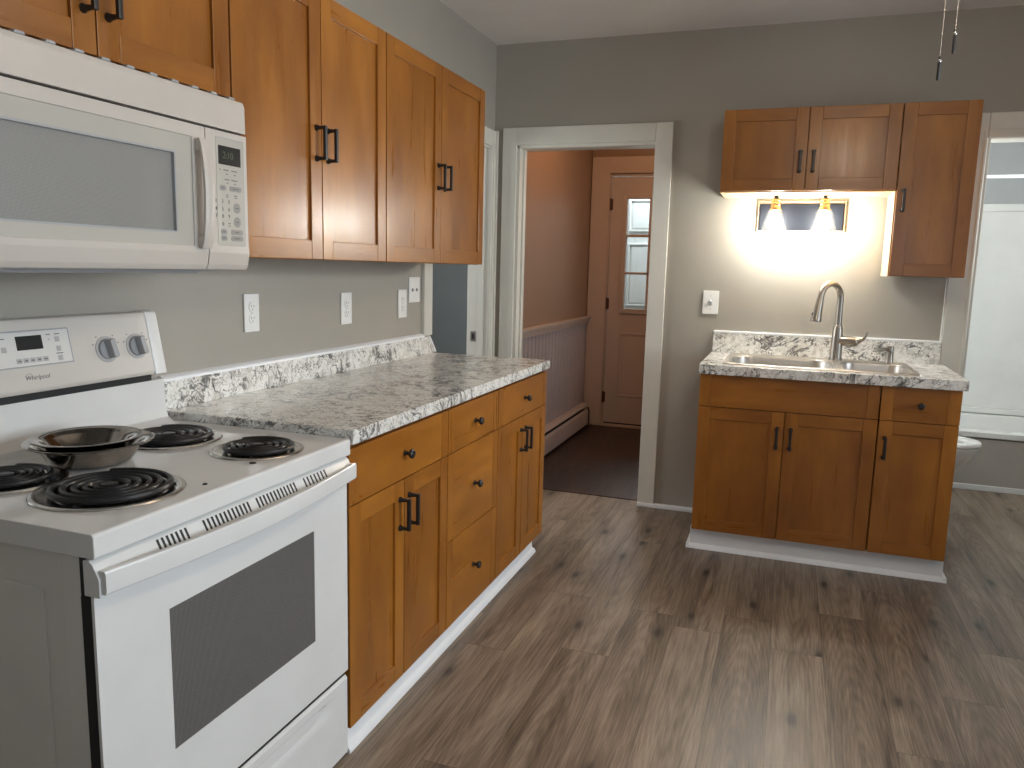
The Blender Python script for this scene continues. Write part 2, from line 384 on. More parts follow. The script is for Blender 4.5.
# casing round the hall doorway, with jamb lining
CY = D-.017
mb = MB()
for a, b, z0, z1 in ((.0549, HX0, .0, 2.1386), (HX1, 1.0287, .0, 2.1386), (HX0, HX1, HZ, 2.1386)):
    mb.box(a, b, CY, D, z0, z1, bev=.004)
mb.box(HX0-.001, HX0+.018, D-.004, DB+.012, 0, HZ, bev=.002); mb.box(HX1-.003, HX1+.001, D-.004, DB+.012, 0, HZ, bev=.001)
mb.box(HX0, HX1, D-.004, DB+.012, HZ-.018, HZ+.001, bev=.002)
mb.box(HX0+.018, HX0+.030, D+.05, D+.085, 0, HZ-.018, bev=.002); mb.box(HX1-.012, HX1-.003, D+.05, D+.085, 0, HZ-.018, bev=.002)
struct(mb, 'trim_1', 'trim')
# casing round the bathroom doorway
mb = MB()
mb.box(2.409, BX0, CY, D, 0, 2.126, bev=.004); mb.box(BX1, BX1+.10, CY, D, 0, 2.126, bev=.004); mb.box(BX0, BX1, CY, D, BZ, 2.126, bev=.004)
mb.box(BX0-.001, BX1+.001, CY-.008, CY, BZ+.022, BZ+.038, bev=.003); mb.box(BX0-.016, BX0-.004, CY-.006, CY, 0, BZ+.03, bev=.003)
mb.box(BX0-.001, BX0+.014, D-.004, DB+.012, 0, BZ, bev=.002); mb.box(BX1-.014, BX1+.001, D-.004, DB+.012, 0, BZ, bev=.002); mb.box(BX0, BX1, D-.004, DB+.012, BZ-.003, BZ+.001, bev=.001)
struct(mb, 'trim_2', 'trim')
# casing round the side doorway in the left wall
mb = MB()
mb.box(0, .018, 3.407, LO0, 1.006, 2.12, bev=.003)
mb.box(0, .018, LO1, 4.335, 0, 2.12, bev=.003); mb.box(0, .028, 4.330, 4.352, 0, 2.125, bev=.004); mb.box(0, .022, LO1+.012, LO1+.03, 0, 2.06, bev=.004)
mb.box(0, .018, LO0, LO1, LOZ, 2.12, bev=.003)
mb.box(-.125, .004, LO1-.002, LO1+.012, 0, LOZ, bev=.002); mb.box(-.125, .004, LO0-.012, LO0+.002, 0, LOZ, bev=.002); mb.box(-.125, .004, LO0, LO1, LOZ-.012, LOZ, bev=.002)
mb.box(-.055, -.02, LO1-.014, LO1-.002, 0, LOZ, bev=.002)
t3 = struct(mb, 'trim_3', 'trim')
g = MB(); g.box(-.100, -.068, LO1-.0045, LO1-.001, .905, .965, bev=.001); g.box(-.090, -.076, LO1-.0055, LO1-.004, .918, .952, 1)
g.build('strike_plate', ['nickel', 'gap'], t3, label='metal strike plate on the white jamb')
# small moulding along the far wall
boxes('baseboard_far', 'kick', (HX1-.002, 1.285, CY-.016, CY, 0, .024), (1.0287, 1.285, CY, D, 0, .024), (.0549, HX0, CY-.016, CY, 0, .024), bev=.005)
boxes('baseboard_right', 'trim', (XR-.015, XR, YB, D, 0, .09), bev=.003)
boxes('baseboard_back', 'trim', (0, XR-.015, YB, YB+.015, 0, .09), bev=.003)
# white boards under the base cabinets
mb = MB(); mb.box(.588, .6024, 1.722, 3.395, 0, .070, bev=.002); mb.prism([(.6024, 0), (.620, 0), (.618, .010), (.611, .018), (.6024, .022)], 1, 1.722, 3.40)
struct(mb, 'trim_4', 'kick')

# ------------------------------------------------------------------ hall beyond the far doorway
HL, HR, HE, HC = .04, 1.36, 6.55, 2.60
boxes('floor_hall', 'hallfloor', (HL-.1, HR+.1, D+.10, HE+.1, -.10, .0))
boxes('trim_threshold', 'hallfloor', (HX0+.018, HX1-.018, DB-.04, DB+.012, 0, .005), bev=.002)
boxes('ceiling_hall', 'ceil', (HL-.1, HR+.1, DB, HE+.1, HC, HC+.08))
boxes('wall_hall_left', 'hallwall', (HL-.1, HL, DB, HE, .9, HC))
boxes('wall_hall_right', 'hallwall', (HR, HR+.1, DB, 4.98, 0, HC), (HR, HR+.1, 5.72, HE, 0, HC), (HR, HR+.1, 4.98, 5.72, 0, .58), (HR, HR+.1, 4.98, 5.72, 1.72, HC))
mb = MB()
for a in ((4.98, 5.02, .58, 1.72), (5.68, 5.72, .58, 1.72), (5.02, 5.68, .58, .62), (5.02, 5.68, 1.68, 1.72), (5.02, 5.68, 1.13, 1.17)): mb.box(HR+.01, HR+.04, *a, bev=.003)
w5 = struct(mb, 'window_5', 'halltrim'); g = MB(); g.box(HR+.022, HR+.026, 5.02, 5.68, .62, 1.68); g.build('pane', 'glass', w5)  # unseen window made up to carry the added hall fill
DX0, DX1, DZ = .213, 1.087, 2.115
boxes('wall_hall_end', 'hallwall', (HL-.1, DX0-.02, HE, HE+.1, 0, HC), (DX1+.02, HR+.1, HE, HE+.1, 0, HC), (DX0-.02, DX1+.02, HE, HE+.1, 2.14, HC))
mb = MB(); mb.box(HL-.1, HL-.004, DB, HE, 0, .9)          # beadboard wainscot
y = DB
while y < HE-.001:
    mb.box(HL-.02, HL+.002, y+.003, min(y+.062, HE), 0, .9, bev=.002); mb.box(HL-.02, HL+.004, y+.066, min(y+.078, HE), 0, .9, bev=.004); y += .082
struct(mb, 'wall_hall_wainscot', 'hallbead')
mb = MB(); mb.prism([(HL, .885), (HL+.016, .885), (HL+.020, .925), (HL+.045, .930), (HL+.048, .950), (HL, .950)], 1, DB+.005, HE, bev=.002)
struct(mb, 'trim_chair_rail', 'halltrim')
mb = MB()
mb.box(HL+.006, DX0-.012, HE-.02, HE, 0, 2.275, bev=.003); mb.box(DX1+.012, DX1+.17, HE-.02, HE, 0, 2.275, bev=.003); mb.box(DX0-.012, DX1+.012, HE-.02, HE, 2.155, 2.275, bev=.003)
mb.box(DX0-.025, DX1+.025, HE-.034, HE-.02, 2.140, 2.160, bev=.003)
mb.box(DX0-.02, DX0-.004, HE, HE+.11, 0, 2.14); mb.box(DX1+.004, DX1+.02, HE, HE+.11, 0, 2.14); mb.box(DX0-.004, DX1+.004, HE, HE+.11, DZ+.006, 2.14)
struct(mb, 'trim_hall_door', 'halltrim')
boxes('trim_door_sill', 'halltrim', (DX0-.004, DX1+.004, HE-.03, HE+.11, 0, .018), bev=.003)
boxes('baseboard_hall_end', 'halltrim', (HL+.086, DX0-.012, HE-.034, HE-.02, 0, .03), bev=.004)

def panel(mb, x0, x1, y, z0, z1, mat=0, d=.010):
    """raised panel moulding on a face looking along -Y at y"""
    b = .018
    for (a0, a1, c0, c1) in ((x0, x1, z0, z0+b), (x0, x1, z1-b, z1), (x0, x0+b, z0+b, z1-b), (x1-b, x1, z0+b, z1-b)):
        mb.box(a0, a1, y-d*.8, y+.004, c0, c1, mat, bev=.004)
    mb.box(x0+.035, x1-.035, y-d*.55, y+.004, z0+.035, z1-.035, mat, bev=.005)
# the exterior door at the end of the hall: nine panes over two panels
fy = HE+.012
WX0, WX1, WQ0, WQ1 = .313, .987, .98, 1.975
mb = MB()
mb.box(DX0, WX0+.02, fy, fy+.044, .022, DZ, bev=.002); mb.box(WX1-.02, DX1, fy, fy+.044, .022, DZ, bev=.002)
mb.box(WX0+.02, WX1-.02, fy, fy+.044, .022, WQ0+.02, bev=.002); mb.box(WX0+.02, WX1-.02, fy, fy+.044, WQ1-.02, DZ, bev=.002)
panel(mb, .335, .62, fy, .262, .815); panel(mb, .68, .965, fy, .262, .815)
d1 = struct(mb, 'door_1', 'halldoor')
mb = MB(); s = .04
for a in ((WX0, WX0+s, WQ0, WQ1), (WX1-s, WX1, WQ0, WQ1), (WX0+s, WX1-s, WQ0, WQ0+s), (WX0+s, WX1-s, WQ1-s, WQ1)):
    mb.box(a[0], a[1], fy-.012, fy+.05, a[2], a[3], bev=.005)
pw_ = (WX1-WX0-2*s-2*.02)/3; ph_ = (WQ1-WQ0-2*s-2*.02)/3
for i in (1, 2):
    x = WX0+s+i*pw_+(i-1)*.02; mb.box(x, x+.02, fy-.008, fy+.046, WQ0+s, WQ1-s, bev=.003)
    z = WQ0+s+i*ph_+(i-1)*.02; mb.box(WX0+s, WX1-s, fy-.008, fy+.046, z, z+.02, bev=.003)
wf = mb.build('window_frame', 'halldoor', d1)
for i in range(3):
    for j in range(3):
        g = MB(); x = WX0+s+i*(pw_+.02); z = WQ0+s+j*(ph_+.02); g.box(x, x+pw_, fy+.018, fy+.022, z, z+ph_); g.build('pane', 'glass', wf)
for z in (.25, 1.06, 1.89):
    g = MB(); g.tube([(DX0-.004, fy-.008, z-.05), (DX0-.004, fy-.008, z+.05)], .008, 10); g.box(DX0-.002, DX0+.016, fy-.003, fy+.001, z-.045, z+.045, bev=.001); g.build('hinge', 'rust', d1)
g = MB(); g.lathe([(.026, 0), (.026, .006), (.012, .012), (.012, .035), (.024, .042), (.029, .055), (.024, .068), (.010, .074)], (1.02, fy, 1.0), 20, axis=1)
for v in g.bm.verts: v.co.y = 2*fy-v.co.y
g.build('door_knob', 'nickel', d1)
g = MB(); g.box(DX0+.01, DX1-.01, fy-.004, fy+.01, .012, .030); g.build('door_sweep', 'gap', d1)
# porch behind the glass, with its own white panelled door
mb = MB(); py = 8.05
mb.box(-.2, 1.9, py, py+.05, 0, 2.5)
for x0 in (.08, .62, 1.16):
    for z0, z1 in ((.25, .85), (.98, 1.62), (1.74, 2.06)): panel(mb, x0, x0+.40, py, z0, z1, d=.03)
struct(mb, 'door_2', 'porch')
boxes('floor_porch', 'hallfloor', (-.3, 2.0, HE+.1, py+.1, -.1, -.02))
boxes('wall_porch_left', 'bathwall', (-.3, -.2, HE+.1, py+.05, 0, 2.6)); boxes('wall_porch_right', 'bathwall', (1.9, 2.0, HE+.1, py+.05, 0, 2.6)); boxes('ceiling_porch', 'ceil', (-.3, 2.0, HE+.1, py+.05, 2.6, 2.66))

# ------------------------------------------------------------------ bathroom beyond the right doorway
QL, QR, QE = 2.03, 3.72, 6.36
boxes('floor_bath', 'floor', (QL-.1, QR+.1, D+.10, QE+.1, -.10, 0))
boxes('ceiling_bath', 'ceil', (QL-.1, QR+.1, DB, QE+.1, 2.45, 2.53))
boxes('wall_bath_left', 'bathwall', (QL-.1, QL, DB, QE+.1, 0, 2.45)); boxes('wall_bath_far', 'bathwall', (QL, QR, QE, QE+.1, 0, 2.45))
boxes('wall_bath_right', 'bathwall', (QR, QR+.1, DB, 4.80, 0, 2.45), (QR, QR+.1, 5.6, QE+.1, 0, 2.45), (QR, QR+.1, 4.80, 5.6, 0, 1.3), (QR, QR+.1, 4.80, 5.6, 2.1, 2.45))
mb = MB()
for a in ((4.80, 4.85, 1.3, 2.1), (5.55, 5.6, 1.3, 2.1), (4.85, 5.55, 1.3, 1.35), (4.85, 5.55, 2.05, 2.1)): mb.box(QR-.01, QR+.04, *a, bev=.003)
w4 = struct(mb, 'window_4', 'trim'); g = MB(); g.box(QR+.012, QR+.016, 4.85, 5.55, 1.35, 2.05); g.build('pane', 'glass', w4)
boxes('baseboard_bath', 'kick', (QL, QR, 5.562, 5.578, 0, .036), bev=.004)

# ------------------------------------------------------------------ side room beyond the left doorway
SL = -2.1
boxes('floor_side_room', 'floor', (SL, -.115, 2.3, 6.2, -.10, 0)); boxes('ceiling_side_room', 'ceil', (SL-.1, -.115, 2.3, 6.3, 2.5, 2.58))
boxes('wall_side_room_far', 'slate', (SL-.1, -.115, 6.2, 6.3, 0, 2.5)); boxes('wall_side_room_near', 'slate', (SL-.1, -.115, 2.2, 2.3, 0, 2.5))
boxes('wall_side_room_left', 'slate', (SL-.1, SL, 2.3, 6.2, 0, 2.5))
boxes('wall_side_room_right', 'slate', (-.118, -.115, 2.3, LO0-.02, 0, 2.5), (-.118, -.115, D+.1, 6.2, 0, 2.5))

# ================================================================== cabinets
G = .0015                                   # half the gap between two fronts
def shaker(x0, x1, z0, z1, st=.057, y=0.0, th=.020, rec=.008):
    mb = MB(); x0 += G; x1 -= G; z0 += G; z1 -= G; b = .0022
    mb.box(x0, x0+st, y, y+th, z0, z1, 0, b); mb.box(x1-st, x1, y, y+th, z0, z1, 0, b)
    mb.box(x0+st, x1-st, y+.0004, y+th, z0, z0+st, 1, b); mb.box(x0+st, x1-st, y+.0004, y+th, z1-st, z1, 1, b)
    mb.box(x0+st-.002, x1-st+.002, y+rec, y+th-.002, z0+st-.002, z1-st+.002, 0)
    return mb
def drawer_front(x0, x1, z0, z1, y=0.0, th=.020, st=.050):
    mb = MB(); x0 += G; x1 -= G; z0 += G; z1 -= G; b = .0016
    mb.box(x0, x0+st, y, y+th, z0, z1, 0, b); mb.box(x1-st, x1, y, y+th, z0, z1, 0, b)
    mb.box(x0+st, x1-st, y+.0006, y+th, z0, z1, 1, b)
    return mb
def bar_handle(x, zc, L=.088, y=0.0, out=.030):
    mb = MB()
    for z in (zc-L/2, zc+L/2):
        mb.lathe([(.0095, 0), (.0095, .003), (.0062, .010), (.0048, out-.004)], (x, 0, z), 16, axis=1)
    for v in mb.bm.verts: v.co.y = y-v.co.y
    mb.box(x-.0062, x+.0062, y-out-.006, y-out+.004, zc-L/2-.0055, zc+L/2+.0055, 0, .0022)
    bmesh.ops.recalc_face_normals(mb.bm, faces=mb.bm.faces[:])
    return mb
def knob(x, z, y=0.0):
    mb = MB(); mb.lathe([(.0085, 0), (.0085, .002), (.0055, .006), (.0052, .014), (.012, .018), (.0148, .023), (.0140, .028), (.010, .031)], (x, 0, z), 20, axis=1)
    for v in mb.bm.verts: v.co.y = y-v.co.y
    bmesh.ops.recalc_face_normals(mb.bm, faces=mb.bm.faces[:])
    return mb
def cabinet(name, label, w, d, z0, z1, loc, rot, fronts, group, toe=False, raw=(), inset=None):
    t = thing(name, label, 'cabinet', loc, rot, group)
    mb = MB(); zb = z0
    if toe:                                  # open-topped box, the sink bowls hang inside it
        mb.box(0, .016, .022, d, z0, z1-(.24 if toe == 'L' else 0)); mb.box(w-.016, w, .022, d, z0, z1-(.24 if toe == 'R' else 0)); mb.box(.016, w-.016, d-.008, d, z0, z1)
        mb.box(.016, w-.016, .022, d-.008, z0, z0+.016); mb.box(.016, w-.016, .0218, .034, z1-.16, z1); mb.box(.016, w-.016, .0218, .034, z0, z0+.05)
        mb.box(w*.5-.03, w*.5+.03, .0218, .030, z0, z1)
    else: mb.box(.0, w, .022, d, z0, z1, 0, .0015)
    mb.build('carcass', ['wv'], t)
    if 'bottom' in raw:
        g = MB(); g.box(.001, w-.001, .024, d-.001, z0-.004, z0-.0003); g.build('bottom_panel', ['raw'], t, label='pale unstained underside')
    if 'left' in raw:  # side faced with paler wood than the doors
        g = MB(); g.box(-.004, -.0003, .022, d-.002, z0, inset, 0); g.build('side_panel', ['raw'], t, label='pale side panel')
    for f in fronts:
        if f[0] == 'door':
            _, x0, x1, a, b, side, hz = f
            o = shaker(x0, x1, a, b).build('door', ['wv', 'wh'], t)
            if side:
                hx = x0+.030 if side == 'L' else x1-.030
                bar_handle(hx, hz).build('handle', 'black', o)
        else:
            _, x0, x1, a, b, kn = f
            nm = 'false_front' if f[0] == 'false' else 'drawer_front'
            o = drawer_front(x0, x1, a, b).build(nm, ['wv', 'wh'], t)
            if kn: knob((x0+x1)/2, (a+b)/2).build('knob', 'black', o)
    return t
R90 = PI/2
UZ0, UZ1, XW = 1.3553, 2.1288, .325
# wall cabinets on the left wall (their own x runs along the wall)
gu = 'wall cabinets on the left wall'
cabinet('wall_cabinet', 'low wooden wall cabinet above the microwave', .80, XW-.002, 0, UZ1-1.748, (XW, .868, 1.748), R90,
        [('door', 0, .40, 0, UZ1-1.748, 'R', .128), ('door', .40, .80, 0, UZ1-1.748, 'L', .128)], gu)
hh = UZ1-UZ0
cabinet('wall_cabinet', 'tall two-door wooden wall cabinet beside the microwave', .795, XW-.002, 0, hh, (XW, 1.671, UZ0), R90,
        [('door', 0, .399, 0, hh, 'R', .342), ('door', .399, .795, 0, hh, 'L', .342)], gu)
cabinet('wall_cabinet', 'two-door wooden wall cabinet at the doorway end of the left wall', .9145, XW-.002, 0, hh, (XW, 2.4685, UZ0), R90,
        [('door', 0, .452, 0, hh, 'R', .342), ('door', .452, .9145, 0, hh, 'L', .342)], gu)
# base cabinets under the long countertop
gb = 'base cabinets under the long countertop'; XD, BT, B0 = .6207, .8785, .0727
bh = BT-B0
def zz(v): return v-B0
cabinet('base_cabinet', 'wooden base cabinet with one wide drawer and two doors beside the stove', .636, XD-.01, 0, bh, (XD, 1.7225, B0), R90,
        [('drawer', 0, .636, zz(.708), zz(.866), True), ('door', 0, .317, 0, zz(.708), 'R', zz(.606)), ('door', .317, .636, 0, zz(.708), 'L', zz(.606))], gb)
cabinet('base_cabinet', 'wooden base cabinet with a stack of three drawers', .4835, XD-.01, 0, bh, (XD, 2.3600, B0), R90,
        [('drawer', 0, .4835, zz(.708), zz(.866), True), ('drawer', 0, .4835, zz(.392), zz(.708), True), ('drawer', 0, .4835, 0, zz(.392), True)], gb)
cabinet('base_cabinet', 'wooden base cabinet with a drawer over two doors at the doorway end', .645, XD-.01, 0, bh, (XD, 2.8450, B0), R90,
        [('drawer', 0, .645, zz(.708), zz(.866), True), ('door', 0, .312, 0, zz(.708), 'R', zz(.606)), ('door', .312, .645, 0, zz(.708), 'L', zz(.606))], gb)
# sink run on the far wall
SF = 3.7317; sh = .873-.1049
def zs(v): return v-.1049
gs = 'base cabinets under the sink counter'
cabinet('base_cabinet', 'wide wooden base cabinet under the sink with false front and two doors', .783, D-SF-.004, 0, sh, (1.3068, SF, .1049), 0,
        [('false', 0, .783, zs(.717), sh, False), ('door', 0, .392, 0, zs(.717), 'R', zs(.594)), ('door', .392, .783, 0, zs(.717), 'L', zs(.594))], gs, toe='R')
cabinet('base_cabinet', 'narrow wooden base cabinet right of the sink doors, one drawer over one door', .3170, D-SF-.022, 0, sh, (2.0925, SF, .1049), 0,
        [('drawer', 0, .3170, zs(.717), sh, True), ('door', 0, .3170, 0, zs(.717), 'L', zs(.594))], gs, toe='L')
mb = MB(); mb.box(1.2995, 2.415, SF+.040, D-.02, 0, .1035, bev=.003)
mb.prism([(SF+.040, 0), (SF+.024, 0), (SF+.026, .010), (SF+.032, .018), (SF+.040, .022)], 0, 1.284, 2.431)
mb.box(1.284, 1.2995, SF+.026, D-.02, 0, .022, bev=.003); mb.box(2.415, 2.431, SF+.026, D-.02, 0, .022, bev=.003)
struct(mb, 'trim_5', 'kick')
# wall cabinets over the sink
UY = 4.0319; gw = 'wall cabinets over the sink'
sz = 2.1285-1.7419
cabinet('wall_cabinet', 'short two-door wooden wall cabinet above the vanity light', .789, D-UY-.002, 0, sz, (1.3164, UY, 1.7419), 0,
        [('door', 0, .392, 0, sz, 'R', .136), ('door', .392, .789, 0, sz, 'L', .136)], gw, raw=('bottom',))
tz = 2.1285-1.3497
cabinet('wall_cabinet', 'tall single-door wooden wall cabinet right of the vanity light', .3145, D-UY-.020, 0, tz, (2.1075, UY, 1.3497), 0,
        [('door', 0, .3145, 0, tz, 'L', .346)], gw, raw=('left',), inset=1.7419-1.3497-.001)

# ================================================================== countertops
ZT, ZC = .9193, .8791
t = thing('countertop', 'long speckled granite-look countertop on the left base cabinets', 'countertop', (.3, 2.6, ZC), group='granite-look countertops')
mb = MB(); mb.box(.001, .6364, 1.7215, 3.4859, ZC, ZT, bev=.004); mb.build('slab', 'granite', t)
mb = MB(); mb.prism([(1.7215, ZT), (3.520, ZT), (3.446, 1.0015), (1.7215, 1.0015)], 0, .0185, .0245, bev=.0012)
mb.box(.001, .0186, 1.7215, 3.404, ZT, 1.0015)
mb.build('backsplash', 'granite', t)
mb = MB(); mb.prism([(.0005, 1.0015), (.0225, 1.0015), (.0205, 1.009), (.012, 1.016), (.0005, 1.018)], 1, 1.7215, 3.404)
mb.prism([(3.521, ZT), (3.531, ZT), (3.457, 1.003), (3.447, 1.003)], 0, .0180, .0262)
mb.build('caulk_bead', 'kick', t, label='white bead along the backsplash')
SX0, SX1, SY, SB, ST = 1.3012, 2.4233, 3.7055, 4.3361, .9191
t = thing('countertop', 'short speckled granite-look countertop holding the sink', 'countertop', (1.86, 4.0, .8735), group='granite-look countertops')
KX0, KX1, KY0, KY1 = 1.400, 2.252, 3.768, 4.282           # sink rim
mb = MB(); h = .012
mb.box(SX0, SX1, SY, KY0+h, .8735, ST, bev=.004); mb.box(SX0, SX1, KY1-h, D-.0005, .8735, ST)
mb.box(SX0, KX0+h, KY0+h-.004, KY1-h, .8735, ST); mb.box(KX1-h, SX1, KY0+h-.004, KY1-h, .8735, ST)
mb.build('slab', 'granite', t)
mb = MB(); mb.box(1.3034, 2.408, SB, D-.0005, ST, 1.0235, bev=.0015); mb.build('backsplash', 'granite', t)
mb = MB(); mb.box(1.3034, 2.408, SB+.001, D-.0005, 1.0237, 1.036, bev=.004); mb.box(2.4005, 2.4085, D-.008, D-.0005, 1.036, 1.352, bev=.003)
mb.build('caulk_bead', 'kick', t, label='white bead along the backsplash')

# ------------------------------------------------------------------ sink
def rrect(cx, cy, hw, hh_, r, z, k=6):
    pts = []
    for (sx, sy, a0) in ((1, 1, 0), (-1, 1, 90), (-1, -1, 180), (1, -1, 270)):
        for i in range(k+1):
            a = math.radians(a0+90*i/k)
            pts.append((cx+sx*(hw-r)+r*math.cos(a), cy+sy*(hh_-r)+r*math.sin(a), z))
    return pts
def cellmap(loop, cx, cy, hw, hh_, x0, x1, y0, y1, r, k=6):
    out = []
    for i, (x, y, z) in enumerate(loop):
        q, j = divmod(i, k+1)
        sx, sy = ((1, 1), (-1, 1), (-1, -1), (1, -1))[q]
        ex, ey = (x1 if sx > 0 else x0), (y1 if sy > 0 else y0)
        f = j/k
        first_x = q in (0, 2)                 # arc starts on an x side
        fx, fy_ = (1, 2*f) if f <= .5 else (2-2*f, 1)
        if not first_x: fx, fy_ = fy_, fx
        bx = cx+sx*(hw-r); by = cy+sy*(hh_-r)
        out.append((bx+(ex-bx)*fx, by+(ey-by)*fy_, z))
    return out
t = thing('kitchen_sink', 'stainless steel double-bowl drop-in sink', 'sink', (1.826, 4.025, ST))
zr = ST+.0045
def bowl(name, x0, x1, y0, y1, cx0, cx1, r, depth):
    cx, cy, hw, hh_ = (x0+x1)/2, (y0+y1)/2, (x1-x0)/2, (y1-y0)/2
    mb = MB(); L0 = rrect(cx, cy, hw, hh_, r, zr)
    cell = cellmap(L0, cx, cy, hw, hh_, cx0, cx1, KY0+.006, KY1-.006, r)
    loops = [cell, L0]
    for dz, ins in ((.004, .003), (.012, .006), (depth*.7, .014), (depth-.025, .022), (depth-.006, .036), (depth, .060)):
        loops.append(rrect(cx, cy, hw-ins, hh_-ins, max(r-ins*.6, .02), zr-dz))
    mb.loft(loops, cap0=False, cap1=True)
    o = mb.build(name, 'steel', t, 50)
    g = MB(); g.lathe([(.044, .0005), (.042, .003), (.030, .002), (.026, -.004), (.0, -.004)], (cx, cy+.04, zr-depth), 24, cap1=False); g.build('drain', 'chrome', o)
XM = 1.918
bowl('large_bowl', 1.424, 1.902, 3.790, 4.185, KX0+.006, XM, .10, .19)
bowl('small_bowl', 1.934, 2.228, 3.790, 4.185, XM, KX1-.006, .075, .15)
mb = MB()
lo = [rrect(1.826, 4.025, .426, .257, .03, ST+.0004), rrect(1.826, 4.025, .424, .255, .03, ST+.0045), rrect(1.826, 4.025, .421, .252, .03, ST+.006), rrect(1.826, 4.025, .416, .247, .028, ST+.0045)]
mb.loft(lo, cap0=False, cap1=False); mb.build('rim', 'steel', t)

# ------------------------------------------------------------------ faucet and soap pump
fx, fy0, fz = 1.921, 4.232, zr+.0006
t = thing('faucet', 'brushed nickel gooseneck pull-down faucet on the sink', 'faucet', (fx, fy0, fz))
mb = MB(); mb.lathe([(.034, 0), (.034, .003), (.031, .009), (.0290, .014), (.0285, .060), (.0270, .105), (.0240, .150), (.0205, .172), (.0180, .176)], (fx, fy0, fz), 28); mb.build('body', 'nickel', t)
dv = Vector((-.66, -.75, 0)).normalized(); pts = []; R_ = .074; zt = 1.232
base = Vector((fx, fy0, 0))
for z in (1.09, 1.14, 1.20): pts.append(base+Vector((0, 0, z)))
for i in range(0, 13):
    a = math.radians(176*i/12); pts.append(base+dv*(R_-R_*math.cos(a))+Vector((0, 0, zt+R_*math.sin(a))))
mb = MB(); mb.tube(pts, .0155, 16); mb.build('spout', 'nickel', t)
e = pts[-1]; dd = (pts[-1]-pts[-2]).normalized()
mb = MB(); mb.tube([e-dd*.002, e+dd*.006, e+dd*.008, e+dd*.03, e+dd*.075, e+dd*.112, e+dd*.120], [.0155, .0170, .0175, .0185, .0225, .0270, .0250], 20)
sp_ = mb.build('spray_head', 'nickel', t)
side = Vector((-dd.z*dv.x, -dd.z*dv.y, 0)).normalized()
g = MB(); c = e+dd*.084-dv*.0 + Vector((-.9, -.43, 0)).normalized()*.0165; g.ball(c, .0110, 0, 2, (1, .8, 1.3)); g.build('spray_button', 'black', sp_)
mb = MB(); ax = Vector((.93, -.36, 0)).normalized(); c0 = base+Vector((0, 0, 1.022))
mb.tube([c0+ax*.012, c0+ax*.030, c0+ax*.075, c0+ax*.098, c0+ax*.104], [.0225, .0245, .0240, .0205, .013], 18)
lv = [c0+ax*.078, c0+ax*.100+Vector((0, 0, .004)), c0+ax*.122+Vector((0, 0, .015)), c0+ax*.136+Vector((0, 0, .032)), c0+ax*.140+Vector((0, 0, .056))]
mb.tube(lv, [.0185, .0155, .0100, .0070, .0052], 12); mb.build('lever_handle', 'nickel', t)
sx, sy = 2.168, 4.232
t = thing('soap_dispenser', 'small brushed nickel soap pump beside the faucet', 'soap dispenser', (sx, sy, fz))
mb = MB(); mb.lathe([(.021, 0), (.021, .003), (.0190, .008), (.0180, .018), (.0180, .052), (.0150, .056)], (sx, sy, fz), 22); mb.build('base', 'nickel', t)
mb = MB(); mb.lathe([(.0150, .056), (.0180, .059), (.0180, .078), (.0150, .083)], (sx, sy, fz), 20)
q = Vector((sx, sy, fz+.068)); mb.tube([q, q+Vector((-.04, -.028, .001)), q+Vector((-.062, -.044, -.002)), q+Vector((-.070, -.050, -.010))], [.0085, .0078, .0070, .0060], 12); mb.build('pump_head', 'nickel', t)

# ------------------------------------------------------------------ vanity light over the sink
t = thing('vanity_light', 'two-bulb wall light with clear glass shades above the sink', 'wall light', (1.70, D, 1.64))
mb = MB(); mb.prism([(1.500, 1.573), (1.908, 1.573), (1.908, 1.706), (1.500, 1.706)], 1, D-.022, D-.0005, 0, .004); mb.build('back_plate', 'plate', t, label='dark rectangular back plate')
mb = MB()
for a in ((1.490, 1.500, 1.566, 1.722), (1.908, 1.918, 1.566, 1.722), (1.500, 1.908, 1.706, 1.722), (1.500, 1.908, 1.566, 1.573)): mb.box(a[0], a[1], D-.014, D-.0005, a[2], a[3], 0, .002)
mb.build('plate_border', 'tan', t)  # tan colour stands in for light caught by the plate's bevel
for bx_ in (1.580, 1.812):
    by = 4.238
    mb = MB(); mb.tube([(bx_, D-.020, 1.690), (bx_, D-.05, 1.694), (bx_, by+.02, 1.706), (bx_, by, 1.722), (bx_, by, 1.738)], .0065, 10); mb.lathe([(.010, 1.722), (.010, 1.746), (.006, 1.750)], (bx_, by, 0), 14)
    mb.lathe([(.020, 0), (.020, .006), (.012, .009)], (bx_, D-.031, 1.690), 18, axis=1); mb.build('arm', 'black', t)
    mb = MB(); mb.lathe([(.012, 1.726), (.021, 1.720), (.022, 1.712), (.0200, 1.709), (.0235, 1.704), (.0235, 1.694), (.0215, 1.691), (.0245, 1.686), (.0245, 1.676), (.029, 1.672), (.029, 1.664), (.020, 1.662)], (bx_, by, 0), 26); so = mb.build('socket', 'brass', t)
    mb = MB(); o_ = [(.034, 1.664), (.040, 1.655), (.0765, 1.520), (.0790, 1.516)]
    mb.lathe(o_, (bx_, by, 0), 40, cap0=False, cap1=False)
    mb.build('glass_shade', 'shade', t, label='clear flared glass shade')
    mb = MB(); mb.lathe([(.012, 1.660), (.014, 1.640), (.022, 1.618), (.029, 1.594), (.029, 1.578), (.022, 1.562), (.010, 1.554), (.001, 1.552)], (bx_, by, 0), 24); mb.build('bulb', 'bulb', so, label='lit bulb')

